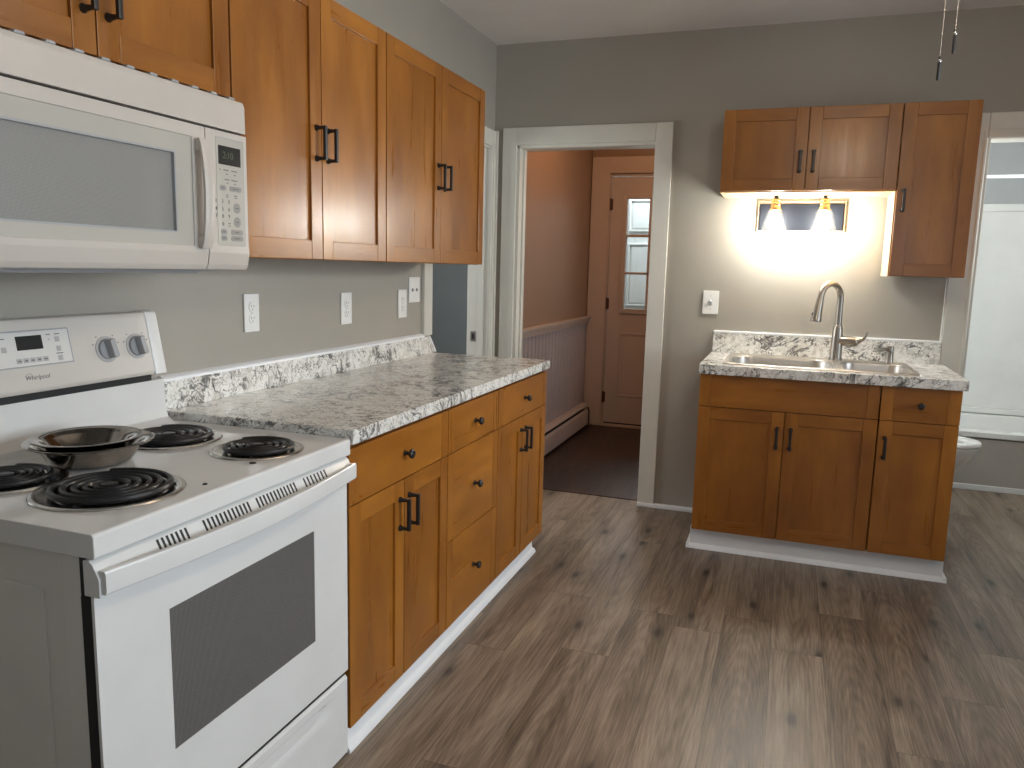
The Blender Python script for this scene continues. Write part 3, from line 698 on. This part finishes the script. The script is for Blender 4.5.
# ================================================================== range
RY0, RY1, RZ = .924, 1.714, .8975
t = thing('kitchen_range', 'white freestanding electric coil stove with oven', 'stove', (.32, 1.32, 0))
mb = MB(); mb.box(.025, .588, RY0+.008, RY1-.008, .022, .862, 0, .004)
mb.box(.09, .50, RY0+.004, RY0+.012, .14, .78, 0, .004)                 # raised field of the side panel
mb.box(.545, .590, RY0+.003, RY0+.012, .026, .862, 0, .006)
mb.build('body', 'sidew', t)
mb = MB(); mb.box(.588, .6102, RY0+.003, RY1-.003, .03, .782); mb.box(.588, .600, RY0+.004, RY1-.004, .78, .858); mb.build('gasket', 'gap', t)
for x in (.08, .52):
    for y in (RY0+.06, RY1-.06):
        mb = MB(); mb.lathe([(.018, 0), (.018, .01), (.010, .014), (.010, .03)], (x, y, 0), 14); mb.build('foot', 'black', t)
# cooktop with the upstand behind it
mb = MB()
prof = [(.628, .854), (.631, .857), (.631, .893), (.627, .8970), (.620, .8975), (.02, .8975), (.02, .854)]
mb.prism(prof, 1, RY0-.004, RY1+.002, 0, .003, 3)
prof = [(.110, .8970), (.080, .900), (.062, .912), (.054, .935), (.052, 1.018), (.020, 1.018), (.020, .8970)]
mb.prism(prof, 1, RY0+.010, 1.692, 0, .004, 3)
ct = mb.build('cooktop', 'white', t, 50)
for y0, x0, w in ((1.230, .588, .010), (1.408, .566, .016)):
    g = MB(); g.lathe([(w*.5, RZ+.0002), (w*.45, RZ+.002), (.0, RZ+.002)], (x0, y0, 0), 16, cap1=False); g.build('indicator_light', 'gap', ct)
BURN = [(.452, 1.122, .133, .122), (.494, 1.517, .104, .094), (.222, 1.522, .122, .110), (.214, 1.090, .107, .090)]
def burner(cx, cy, rp, rc, a0):
    mb = MB()
    pr = [(rp+.006, .0001), (rp+.004, .0030), (rp-.001, .0040), (rp-.006, .0034), (rp-.012, .0005), (rp-.028, -.0015), (rp*.5, -.004+.002), (.012, -.002)]
    mb.lathe([(r, RZ+max(z, .0004)+.0004) for r, z in pr], (cx, cy, 0), 48, cap0=False)
    p = mb.build('drip_pan', 'chrome', t)
    mb = MB(); turns = 5 if rc > .11 else 4; N = 40*turns; r0 = .018; pts = []
    for i in range(N+1):
        f = i/N; a = a0+2*PI*turns*f; r = r0+(rc-.007-r0)*f
        pts.append((cx+r*math.cos(a), cy+r*math.sin(a), RZ+.0095))
    e = pts[-1]; u = Vector((e[0]-cx, e[1]-cy, 0)).normalized()
    pts.append((e[0]+u.x*.012-u.y*.006, e[1]+u.y*.012+u.x*.006, RZ+.0065))
    mb.tube(pts, (rc-.025)/turns*.335, 8)
    mb.lathe([(.016, RZ+.004), (.016, RZ+.014), (.010, RZ+.016)], (cx, cy, 0), 20)
    for k in range(3):
        a = a0+.6+2*PI*k/3; c, s = math.cos(a), math.sin(a)
        mb.prism([(cx+.012*c-.002*s, cy+.012*s+.002*c), (cx+.012*c+.002*s, cy+.012*s-.002*c), (cx+(rc-.002)*c+.002*s, cy+(rc-.002)*s-.002*c), (cx+(rc-.002)*c-.002*s, cy+(rc-.002)*s+.002*c)], 2, RZ+.0012, RZ+.0042)
    mb.build('heating_coil', 'coil', p)
for b, a in zip(BURN, (2.3, 2.5, 2.4, 2.2)): burner(*b, a0=a)
# oven door
def face(mb, x0, x1, y0, y1, z0, z1, hy0, hy1, hz0, hz1, mat=0):
    for a in ((y0, hy0, z0, z1), (hy1, y1, z0, z1), (hy0, hy1, z0, hz0), (hy0, hy1, hz1, z1)): mb.box(x0, x1, *a, mat)
mb = MB()
XO0, XO1 = .6005, .618
mb.box(.6105, XO1-.003, RY0+.002, RY1+.003, .252, .800, 0, .003)
face(mb, XO1-.006, XO1, RY0+.002, RY1+.003, .254, .815, 1.090, 1.566, .406, .695)
od = mb.build('oven_door', 'white', t)
mb = MB(); mb.box(XO1-.003, XO1-.0012, 1.090, 1.566, .406, .695); mb.build('oven_window', 'ovenglass', od)
# vented cap of the door and the bowed handle
mb = MB(); mb.prism([(XO0, .786), (.635, .786), (.635, .819), (.622, .843), (.614, .849), (XO0, .849)], 1, RY0-.001, RY1+.006, 0, .002)
cap = mb.build('door_cap', 'white', od)
mb = MB()
def vent(y):                                # dark slot lying on the sloping front of the cap
    mb.prism([(.6332, .8212), (.6342, .8217), (.6236, .8420), (.6226, .8415)], 1, y-.0025, y+.0025)
for a, b, n in ((1.062, 1.132, 7), (1.181, 1.313, 12), (1.343, 1.477, 12), (1.517, 1.603, 7)):
    mb = MB()
    for i in range(n): vent(a+(b-a)*i/(n-1))
    mb.build('vent_slots', 'gap', cap)
mb = MB(); L = []; n = 24
for i in range(n+1):
    f = i/n; y = RY0+.003+(RY1-RY0+.003)*f; b = math.sin(PI*f)
    xo = .646+.026*b; zc = .8130-.004*b; hz = .0205
    xi = xo-.012
    L.append([(xi, y, zc-hz), (xo-.003, y, zc-hz), (xo, y, zc-hz+.004), (xo, y, zc+hz-.004), (xo-.003, y, zc+hz), (xi, y, zc+hz)])
mb.loft(L)
for y in (RY0+.004, RY1-.020): mb.box(XO1-.004, .645, y, y+.026, .794, .8325, 0, .002)
mb.build('door_handle', 'white', od, 40)
# storage drawer with a scooped grip
mb = MB()
XQ = .6105
out = [(XQ, .014), (XO1, .014), (XO1, .155), (XO1-.006, .170), (XO1-.013, .190), (XO1-.009, .204), (XO1-.001, .210), (XO1, .214), (XO1, .232), (XO1-.005, .240), (XQ, .240)]
flat = [(XQ, .014), (XO1, .014), (XO1, .155), (XO1, .170), (XO1, .190), (XO1, .204), (XO1, .210), (XO1, .214), (XO1, .232), (XO1-.005, .240), (XQ, .240)]
mid = [tuple((a+b)/2 for a, b in zip(p, q)) for p, q in zip(out, flat)]
ys = [(RY0+.002, flat), (RY0+.075, flat), (RY0+.105, mid), (RY0+.160, out), (RY1-.160, out), (RY1-.105, mid), (RY1-.075, flat), (RY1-.002, flat)]
mb.loft([[(p[0], y, p[1]) for p in pr] for y, pr in ys]); mb.build('storage_drawer', 'white', t, 25)
# backguard
def bgx(z): return .068-(z-1.036)*(.033/.165)          # face of the backguard
mb = MB()
pr = [(.004, 1.040), (.004, 1.205), (.022, 1.205), (bgx(1.197)-.002, 1.203), (bgx(1.190), 1.194), (bgx(1.045), 1.045), (bgx(1.036)-.006, 1.036), (.010, 1.036)]
mb.prism(pr, 1, RY0+.002, 1.682, 0, .004, 3)
bg = mb.build('backguard', 'bis', t)
for y in (RY0+.002, 1.645):
    mb = MB(); mb.prism([(.003, 1.034), (.003, 1.2075), (.024, 1.2075), (bgx(1.197)+.001, 1.204), (bgx(1.19)+.003, 1.194), (bgx(1.04)+.003, 1.036), (.010, 1.034)], 1, y, y+.041, 0, .004, 3)
    mb.build('end_cap', 'white', bg)
mb = MB(); mb.box(.020, .050, RY0+.02, 1.648, 1.0175, 1.037); mb.build('shadow_gap', 'gap', t)
tl = math.atan2(.033, .165)
def onbg(y0, z0, lift=.0):
    def pl(x, y, z): return (bgx(z0+y)+lift+z+.0002, y0+x, z0+y)
    return pl
def bgbox(mb, y0, y1, z0, z1, d0=-.001, d1=.0008, mat=0, r=0):
    poly = [(bgx(z0)+d0, z0), (bgx(z0)+d1, z0), (bgx(z1)+d1, z1), (bgx(z1)+d0, z1)]
    mb.prism(poly, 1, y0, y1, mat, r)
mb = MB(); bgbox(mb, RY0+.20, 1.398, 1.099, 1.176, d1=.0034, r=.0015); bgbox(mb, RY0+.196, 1.4025, 1.096, 1.179, d1=.0012, mat=1, r=.0005)
cp = mb.build('control_panel', ['panelw', 'grey'], bg, label='raised light grey control panel')
mb = MB(); bgbox(mb, 1.261, 1.326, 1.135, 1.1665, d1=.0042); mb.build('display', 'screen', cp)
mb = MB()
for i in range(5): mb = MB(); bgbox(mb, 1.254+i*.0165, 1.268+i*.0165, 1.106, 1.117, d1=.0040, r=.0006); mb.build('button', 'lgrey', cp)
for y, z in ((1.230, 1.139), (1.366, 1.132), (1.366, 1.110), (1.366, 1.154)): mb = MB(); bgbox(mb, y-.006, y+.006, z-.006, z+.006, d1=.0040, r=.0006); mb.build('button', 'lgrey', cp)
mb = MB()
for y, z, w in ((1.344, 1.166, .011), (1.368, 1.166, .014), (1.366, 1.121, .018), (1.228, 1.163, .014), (1.344, 1.155, .003)): bgbox(mb, y-w/2, y+w/2, z-.001, z+.001, d1=.0038)
for i in range(5): bgbox(mb, 1.2575+i*.0165, 1.2645+i*.0165, 1.1100, 1.1127, d1=.0044)
mb.build('panel_print', 'dgrey', cp)
mb = MB(); mb.text('Whirlpool', .0150, onbg(1.299, 1.0715), 0, .0003, .22)
for i in range(14):                                                     # the ring sweeping over the first letter
    a = math.radians(60+i*17); b = math.radians(60+(i+1)*17)
    P = lambda q: onbg(1.2810+.011*math.cos(q), 1.0760+.0050*math.sin(q), .0003)(0, 0, 0)
    mb.tube([P(a), P(b)], .00045, 6)
mb.build('brand_lettering', 'dgrey', bg, label='slanted script brand lettering')
nrm = Vector((math.cos(tl), 0, math.sin(tl)))
def dial(y, z):
    c = Vector((bgx(z), y, z)); m = Matrix.Rotation(PI/2-tl, 3, 'Y')
    mb = MB(); mb.lathe([(.0335, -.001), (.0335, .0022), (.0315, .0032), (.027, .0026), (.0, .0026)], (0, 0, 0), 36, cap1=False)
    mb.lathe([(.0265, .0026), (.0262, .008), (.0240, .0100), (.0, .0100)], (0, 0, 0), 32, 1, cap1=False)
    # flat grip across the knob, standing out in front
    L = [[(-.0225, -.0085, h), (.0225, -.0085, h), (.0245, 0, h), (.0225, .0085, h), (-.0225, .0085, h), (-.0245, 0, h)] for h in (.009, .028)]
    L.append([(x*.95, y_*.85, .030) for x, y_, _ in L[0]])
    mb.loft(L, 1)
    R = Matrix.Rotation(math.radians(8), 3, 'Z')
    for v in mb.bm.verts: v.co = c+m @ (R @ v.co)
    o = mb.build('control_knob', ['lgrey', 'grey'], bg, 40); return o
for y in (1.503, 1.599, RY0+.06, RY0+.157): dial(y, 1.117)
mb = MB()
for y in (1.503, 1.599, RY0+.06, RY0+.157):
    for a in (90, 90.01, 128, 52, 20, 160):
        r = .041 if a != 90.01 else .050
        yy, zz_ = y+r*math.cos(math.radians(a)), 1.117+r*math.sin(math.radians(a)); bgbox(mb, yy-.002, yy+.002, zz_-.0014, zz_+.0014, d1=.0006)
mb.build('knob_marks', 'dgrey', bg)

# ------------------------------------------------------------------ nested metal bowls standing between the burners
def pan(name, label, c, zb, rb, rr, h, wall, lip, mat):
    prof = [(.0, zb), (rb*.92, zb), (rb, zb+.003), (rr*.90, zb+h*.80), (rr*.955, zb+h-.004), (rr, zb+h-.002), (rr+lip, zb+h+.001), (rr+lip+.002, zb+h+.0035), (rr+lip-.001, zb+h+.0050), (rr, zb+h+.0035), (rr*.95, zb+h), (rr*.88, zb+h*.80), (rb*.97, zb+.007), (rb*.85, zb+.0040), (.0, zb+.0040)]
    mb = MB(); mb.lathe(prof, (c[0], c[1], 0), 56, cap0=False, cap1=False)
    bmesh.ops.remove_doubles(mb.bm, verts=mb.bm.verts[:], dist=.00005)
    return solo(mb, name, mat, label, 'bowl', (c[0], c[1], zb), 'nested metal bowls on the stove', 50)
pan('metal_bowl', 'larger metal bowl with a flat rim on the stovetop, under the other', (.245, 1.268), RZ+.0050, .084, .114, .043, .003, .014, 'pan')
pan('metal_bowl', 'smaller metal bowl nested inside the larger one on the stovetop', (.243, 1.262), RZ+.0240, .074, .096, .033, .003, .014, 'pan')

# ================================================================== microwave
MY0, MY1, MZ0, MZ1, MX = .900, 1.660, 1.325, 1.738, .372
t = thing('microwave', 'white over-the-range microwave hung under a low cabinet', 'microwave', (.19, 1.28, MZ0))
mb = MB(); mb.box(.002, .335, MY0+.002, MY1-.002, MZ0+.008, MZ1-.002, 0, .003); mb.build('case', 'mwbody', t)
mb = MB(); mb.box(.02, .30, MY0+.10, MY1-.10, MZ0-.010, MZ0+.010, 0, .004); mb.box(.25, .325, MY0+.02, MY1-.07, MZ0-.004, MZ0+.009, 0, .003); mb.build('underside_plate', 'grey', t)
mb = MB(); mb.prism([(.336, 1.6575), (MX, 1.6575), (MX-.001, 1.722), (MX-.006, 1.734), (.336, MZ1)], 1, MY0, MY1, 0, .003)
vp = mb.build('vent_panel', 'mwbody', t)
for i in range(12):
    y = MY0+.04+i*.0618; mb = MB(); mb.prism([(y-.012, MZ1-.004), (y+.012, MZ1-.004), (y+.009, MZ1+.0020), (y-.009, MZ1+.0020)], 0, .340, .3665, 0, .002); mb.build('vent_tab', 'grey', vp)
mb = MB(); mb.box(.334, .358, MY0+.003, MY1-.003, 1.6525, 1.6590); mb.build('shadow_gap', 'gap', t)
# door: white frame, glass inlay with a dotted window, handle
YD = 1.5140
mb = MB()
x0, x1 = .336, MX
pr = [(x0, MZ0), (x1-.006, MZ0), (x1-.001, MZ0+.010), (x1+.004, MZ0+.045)]
mb.prism([(x0, MZ0), (x1-.008, MZ0), (x1-.002, MZ0+.012), (x1+.003, 1.366), (x1+.003, 1.380), (x0, 1.380)], 1, MY0, YD-.0012, 0, .002)
mb.box(x0, x1+.001, MY0, YD-.0012, 1.624, 1.6525, 0, .002)
mb.box(x0, x1+.001, MY0, MY0+.045, 1.379, 1.625, 0, .002); mb.box(x0, x1+.001, 1.470, YD-.0012, 1.379, 1.625, 0, .002)
dr = mb.build('door', 'mwbody', t)
mb = MB(); face(mb, x1-.006, x1-.002, MY0+.043, 1.4715, 1.379, 1.6255, MY0+.095, 1.4195, 1.408, 1.585); gp = mb.build('glass_inlay', 'mwpanel', dr, label='pale glossy border of the window')
mb = MB(); mb.box(x1-.012, x1-.0095, MY0+.090, 1.425, 1.403, 1.590); mb.build('window', 'mwglass', dr, label='dotted grey see-through window')
mb = MB(); face(mb, x1-.0095, x1-.0018, MY0+.094, 1.4205, 1.407, 1.586, MY0+.0975, 1.4165, 1.411, 1.5815); mb.build('window_edge', 'grey', dr)
mb = MB(); mb.box(x1-.002, x1-.0002, 1.4702, 1.4790, 1.379, 1.625); mb.build('inlay_edge', 'lgrey', dr)
mb = MB(); L = []
for i in range(17):
    f = i/16; z = 1.374+.248*f; b = math.sin(PI*f)**.6
    xo = MX+.020+.014*b; w = .0155
    yc = 1.491
    L.append([(xo-.012, yc-w*.8, z), (xo-.003, yc-w, z), (xo, yc-w*.5, z), (xo+.001, yc+w*.4, z), (xo-.003, yc+w, z), (xo-.012, yc+w*.8, z)])
mb.loft(L)
for z in (1.374, 1.594): mb.box(MX-.002, MX+.016, 1.478, 1.504, z, z+.028, 0, .004)
mb.build('door_handle', 'mwbody', dr, 45)
# control panel at the right end
mb = MB()
mb.prism([(x0, MZ0), (x1-.008, MZ0), (x1-.002, MZ0+.012), (x1+.003, 1.366), (x1+.001, 1.390), (x1+.001, 1.6525), (x0, 1.6525)], 1, YD+.0012, MY1, 0, .002)
cp = mb.build('control_panel', 'mwbody', t)
px = x1+.0012
mb = MB(); mb.box(px-.002, px+.0004, 1.548, 1.6475, 1.381, 1.638, 0, .0005); mb.box(px-.002, px+.0008, 1.5475, 1.6445, 1.383, 1.636, 1, .0005); kp = mb.build('keypad', ['grey', 'mwpanel'], cp)
mb = MB(); mb.box(px, px+.0016, 1.5550, 1.6345, 1.5750, 1.6190, 0, .0005); dp = mb.build('display', 'screen', cp)
def onmw(y0, z0): return lambda x, y, z: (px+.0009+z, y0+x, z0+y)
mb = MB(); mb.text('2:10', .022, lambda x, y, z: (px+.0018+z, 1.588+x, 1.597+y)); mb.build('digits', 'lcd', dp, label='dim green clock digits')
mb = MB()
def pill(y, z, w, h_, m=0): mb.prism([(y-w/2+h_*.3, z-h_/2), (y+w/2-h_*.3, z-h_/2), (y+w/2, z-h_*.2), (y+w/2, z+h_*.2), (y+w/2-h_*.3, z+h_/2), (y-w/2+h_*.3, z+h_/2), (y-w/2, z+h_*.2), (y-w/2, z-h_*.2)], 0, px+.0004, px+.0012, m)
ZC_ = lambda v: 1.6130-(v-147)*.002335+.0
for v, sets in ((185.8, ((1.568, .022), (1.613, .044))), (230.4, ((1.568, .022), (1.615, .044))), (236.8, ((1.568, .022), (1.615, .044)))):
    for y, w in sets: mb = MB(); pill(y, ZC_(v)-.002, w, .0125); mb.build('button', 'keys', kp)
for v in (206, 220.5):
    mb = MB(); mb.lathe([(.0125, px+.0004), (.0125, px+.0012)], (0, 1.6170, ZC_(v)), 20, axis=0); mb.build('button', 'keys', kp)
mb = MB()
for rr, v in enumerate((200.4, 208.2, 215.5)):
    for c_ in range(3): mb.text(str(rr*3+c_+1), .0125, onmw(1.542+.0225*c_+.001, ZC_(v)))
mb.text('0', .0125, onmw(1.5655, ZC_(223.4)))
def dash(y, z, w, h_=.0022): mb.box(px+.0004, px+.0013, y-w/2, y+w/2, z-h_/2, z+h_/2)
for v, ys in ((168.5, ((1.560, .004), (1.581, .018), (1.610, .020))), (172.5, ((1.583, .005), (1.612, .006))), (178, ((1.584, .016), (1.610, .022))), (181.5, ((1.585, .005), (1.612, .006))), (193.5, ((1.583, .007), (1.613, .010))), (195.5, ((1.583, .006), (1.614, .008))), (222.5, ((1.588, .007),)), (225, ((1.588, .006),)), (185.8, ((1.568, .010), (1.614, .022))), (230.4, ((1.568, .010), (1.615, .016))), (236.8, ((1.568, .010), (1.615, .020))), (206, ((1.617, .012),)), (220.5, ((1.617, .010),))):
    for y, w in ys: dash(y, ZC_(v)-.002 if v > 185 and v < 186 or v > 230 else ZC_(v), w)
mb.build('keypad_print', 'dgrey', kp)

# ================================================================== small things on the walls
def plate(name, label, cat, y0, y1, z0, z1, kind, group=None):
    """cover plate on the left wall"""
    yc, zc = (y0+y1)/2, (z0+z1)/2
    t = thing(name, label, cat, (.0, yc, zc), None, group)
    mb = MB(); mb.box(.0003, .0065, y0, y1, z0, z1, 0, .0022); p = mb.build('cover_plate', 'plastic', t)
    if kind == 'duplex':
        for dz in (.0195, -.0195):
            mb = MB(); mb.lathe([(.0172, .0045), (.0172, .0082), (.0165, .0088), (.0, .0088)], (0, yc, zc+dz), 24, axis=0, cap1=False)
            r = mb.build('receptacle', 'plastic', t)
            mb = MB(); mb.box(.0085, .0091, yc-.0075, yc-.0055, zc+dz-.001, zc+dz+.008); mb.box(.0085, .0091, yc+.0055, yc+.0075, zc+dz-.001, zc+dz+.007); mb.lathe([(.0024, .0085), (.0024, .0091)], (0, yc, zc+dz-.008), 10, axis=0)
            mb.build('slots', 'dgrey', r)
    else:
        for dy in (-.022, .022): mb = MB(); mb.lathe([(.0085, .006), (.0085, .0074), (.0, .0074)], (0, yc+dy, zc), 16, axis=0, cap1=False); mb.build('hole', 'dgrey', p, label='dark round hole')
    mb = MB(); mb.lathe([(.003, .006), (.003, .0072), (.0, .0072)], (0, yc, zc), 12, axis=0, cap1=False); mb.build('screw', 'lgrey', t)
go = 'outlets above the long countertop'
plate('wall_outlet', 'white duplex outlet in the left wall nearest the stove', 'outlet', 2.097, 2.172, 1.115, 1.240, 'duplex', go)
plate('wall_outlet', 'white duplex outlet in the left wall, second from the stove', 'outlet', 2.682, 2.760, 1.105, 1.232, 'duplex', go)
plate('wall_outlet', 'white duplex outlet in the left wall next to the plate with two holes', 'outlet', 3.163, 3.244, 1.106, 1.235, 'duplex', go)
plate('wall_plate', 'white wall plate with two dark holes beside the side doorway', 'wall plate', 3.268, 3.378, 1.172, 1.290, 'two')
t = thing('light_switch', 'white toggle light switch on the wall left of the sink', 'light switch', (1.277, D, 1.185))
mb = MB(); mb.box(1.236, 1.319, D-.0065, D-.0003, 1.122, 1.248, 0, .0022); mb.build('cover_plate', 'plastic', t)
mb = MB(); mb.prism([(D-.006, 1.172), (D-.009, 1.175), (D-.020, 1.196), (D-.015, 1.200), (D-.006, 1.196)], 0, 1.2725, 1.2825, 0, .001); mb.build('toggle', 'plastic', t)
mb = MB(); mb.box(1.269, 1.286, D-.0069, D-.006, 1.169, 1.201)
for z in (1.150, 1.220): mb.lathe([(.003, D-.0072), (.003, D-.006)], (1.2775, 0, z), 10, axis=1)
mb.build('toggle_slot', 'lgrey', t)
# baseboard heater in the hall
t = thing('baseboard_heater', 'long low metal baseboard heater along the hall wall', 'heater', (.08, 5.5, 0))
HY0, HY1 = 4.52, 6.46
mb = MB(); mb.prism([(.045, .012), (.052, .012), (.052, .185), (.085, .190), (.098, .175), (.101, .177), (.088, .198), (.045, .198)], 1, HY0, HY1); mb.build('back_cover', 'heater', t)
mb = MB(); mb.prism([(.108, .020), (.112, .020), (.116, .035), (.116, .130), (.104, .158), (.101, .156), (.112, .130), (.112, .036)], 1, HY0, HY1); mb.build('front_cover', 'heater', t)
mb = MB(); mb.box(.053, .107, HY0+.01, HY1-.01, .05, .145); mb.build('fins', 'gap', t)
for y in (HY0, HY1):
    mb = MB(); mb.prism([(.045, .010), (.116, .010), (.119, .035), (.119, .135), (.104, .172), (.090, .200), (.045, .200)], 1, y-.012, y+.012, 0, .002); mb.build('end_cap', 'heater', t)
mb = MB(); mb.tube([(.118, HY1-.020, .020), (.121, HY1-.020, .135), (.108, HY1-.020, .168)], .006, 8); mb.build('end_seam', 'gap', t)

# ================================================================== bathroom
AY = 5.58
t = thing('bathtub', 'white built-in bathtub with a grey front panel', 'bathtub', (2.87, 5.97, 0))
mb = MB()
TX0, TX1, TY1 = QL+.003, QR-.003, QE-.004
mb.box(TX0, TX1, AY, AY+.03, 0, .335, 0, .002); mb.build('front_panel', 'apron', t, label='grey painted front panel')
mb = MB()
cx, cy = (TX0+TX1)/2, (AY+TY1)/2; hw, hh_ = (TX1-TX0)/2, (TY1-AY)/2
def rl(ins, z, r): return rrect(cx, cy, hw-ins, hh_-ins, r, z)
loops = [rl(-.004, .343, .006), rl(-.012, .347, .008), rl(-.012, .378, .008), rl(-.004, .386, .01), rl(.055, .386, .06), rl(.070, .380, .07), rl(.095, .25, .09), rl(.13, .09, .10), rl(.20, .06, .10)]
mb.loft([[(x, min(y, TY1), z) for x, y, z in L] for L in loops], cap0=False); mb.build('tub', 'acrylic', t, 40)
t = thing('shower_surround', 'plain white wall surround above the bathtub', 'shower wall', (2.87, QE, .39))
mb = MB(); mb.box(QL+.004, QR-.004, QE-.022, QE-.002, .415, 1.845, 0, .004); mb.box(QL+.003, QL+.020, AY+.04, QE-.022, .415, 1.845, 0, .004)
mb.box(QR-.020, QR-.003, AY+.04, QE-.022, .415, 1.845, 0, .004); mb.build('wall_panel', 'acrylic', t)
mb = MB(); mb.box(QL+.003, QR-.003, QE-.035, QE-.002, 1.815, 1.868, 0, .008); mb.build('top_border', 'acrylic', t)
mb = MB(); mb.box(QL+.003, QR-.003, QE-.050, QE-.002, .3885, .432, 0, .010); mb.build('bottom_ledge', 'acrylic', t)
mb = MB(); mb.tube([(QL+.003, AY+.01, 1.970), (QR-.003, AY+.01, 1.970)], .0095, 16)
for x in (QL+.001, QR-.013): mb.lathe([(.026, 0), (.026, .004), (.014, .012)], (x, AY+.01, 1.97), 20, axis=0)
solo(mb, 'shower_rod', 'acrylic', 'straight white shower rod above the bathtub', 'shower rod', (2.87, AY+.01, 1.97))
# toilet against the left bathroom wall, facing right
TCY = 5.045
t = thing('toilet', 'white toilet behind the sink cabinet, seat open', 'toilet', (2.45, TCY, 0))
def oval(cx, a, b, z, n=36, back=None):
    P = []
    for i in range(n):
        q = 2*PI*i/n; x = math.cos(q); 
        P.append((cx+(a if x > 0 else a*.8)*x, TCY+b*math.sin(q), z))
    return P
mb = MB()
mb.loft([oval(2.40, .19, .115, .002), oval(2.40, .185, .11, .03), oval(2.42, .155, .095, .12), oval(2.44, .19, .12, .22), oval(2.49, .25, .165, .30), oval(2.51, .272, .186, .36), oval(2.512, .272, .187, .388), oval(2.512, .262, .178, .392), oval(2.512, .215, .135, .392), oval(2.50, .18, .115, .32), oval(2.47, .08, .06, .24)])
mb.box(QL+.06, 2.36, TCY-.11, TCY+.11, .20, .385, 0, .03, 3)
mb.build('bowl', 'porcelain', t, 60)
mb = MB(); mb.loft([oval(2.512, .274, .188, .394), oval(2.512, .277, .191, .402), oval(2.512, .270, .184, .414), oval(2.512, .205, .125, .414), oval(2.512, .200, .120, .402), oval(2.512, .203, .124, .394)], cap0=False, cap1=False); mb.build('seat', 'porcelain', t, 60)
mb = MB(); mb.box(QL+.012, QL+.19, TCY-.23, TCY+.23, .392, .735, 0, .025, 3); tk = mb.build('tank', 'porcelain', t)
mb = MB(); mb.box(QL+.008, QL+.20, TCY-.24, TCY+.24, .737, .770, 0, .01, 3); mb.build('tank_lid', 'porcelain', t)
mb = MB(); mb.loft([[(2.262+dx, TCY+.18*math.cos(q), .60+.19*math.sin(q)) for q in [2*PI*i/30 for i in range(30)]] for dx in (-.012, .004)]); mb.box(2.25, 2.29, TCY-.10, TCY+.10, .394, .425, 0, .006); mb.build('lid', 'porcelain', t)
mb = MB(); mb.tube([(QL+.19, TCY-.17, .68), (QL+.208, TCY-.17, .68), (QL+.210, TCY-.10, .665)], .007, 10); mb.build('flush_lever', 'nickel', t)

# ================================================================== ceiling fan (above the frame) and its pull chains
FX, FY = 1.965, 1.93
t = thing('ceiling_fan', 'ceiling fan with a lit globe, just above the picture', 'ceiling fan', (FX, FY, H))
mb = MB(); mb.lathe([(.075, H-.001), (.075, H-.02), (.045, H-.055), (.016, H-.065), (.016, H-.10), (.05, H-.105), (.105, H-.125), (.110, H-.20), (.085, H-.225), (.060, H-.235), (.060, H-.262), (.070, H-.270)], (FX, FY, 0), 36); mb.build('motor_housing', 'nickel', t)
mb = MB(); mb.lathe([(.068, H-.272), (.088, H-.30), (.092, H-.33), (.078, H-.365), (.045, H-.385), (.001, H-.390)], (FX, FY, 0), 32); mb.build('globe', 'fanlamp', t)
for k in range(5):
    mb = MB(); a = 2*PI*k/5+.94; R = Matrix.Rotation(a, 3, 'Z')
    mb.prism([(.17, -.05), (.58, -.065), (.62, -.05), (.62, .05), (.58, .065), (.17, .05)], 2, -.004, .004, 0, .002)
    for v in mb.bm.verts: v.co = R @ Vector((v.co.x, v.co.y, v.co.z+v.co.y*.2)) + Vector((FX, FY, H-.175))
    bl = mb.build('blade', 'wh', t)
    mb = MB(); mb.box(.09, .20, -.014, .014, -.010, -.004, 0, .002)
    for v in mb.bm.verts: v.co = R @ v.co + Vector((FX, FY, H-.175))
    mb.build('blade_bracket', 'nickel', bl)
def chain(x, y, zb, label):
    t = thing('pull_chain', label, 'pull chain', (x, y, zb), None, 'fan pull chains')
    z0 = zb+.052; mb = MB(); z = z0
    while z < H-.25: mb.ball((x, y, z), .0019, 0, 1); z += .0052
    mb.tube([(x, y, z0), (x, y, H-.245)], .0005, 6); mb.build('bead_chain', 'chrome', t)
    mb = MB(); mb.lathe([(.0030, zb), (.0036, zb+.002), (.0036, zb+.036), (.0028, zb+.039)], (x, y, 0), 14); mb.lathe([(.0030, zb+.0435), (.0036, zb+.045), (.0024, zb+.050), (.0008, zb+.053)], (x, y, 0), 14); p = mb.build('pull', 'black', t)
    mb = MB(); mb.lathe([(.0034, zb+.0385), (.0038, zb+.040), (.0038, zb+.0425), (.0030, zb+.0442)], (x, y, 0), 14); mb.build('collar', 'chrome', p)
chain(1.9505, 2.0, 1.779, 'longer bead pull chain with dark pull, hanging lower than its neighbour')
chain(1.9755, 2.0, 1.834, 'shorter bead pull chain with dark pull, hanging right of the longer one')

for o in bpy.data.objects:
    if '_w' in o: del o['_w']
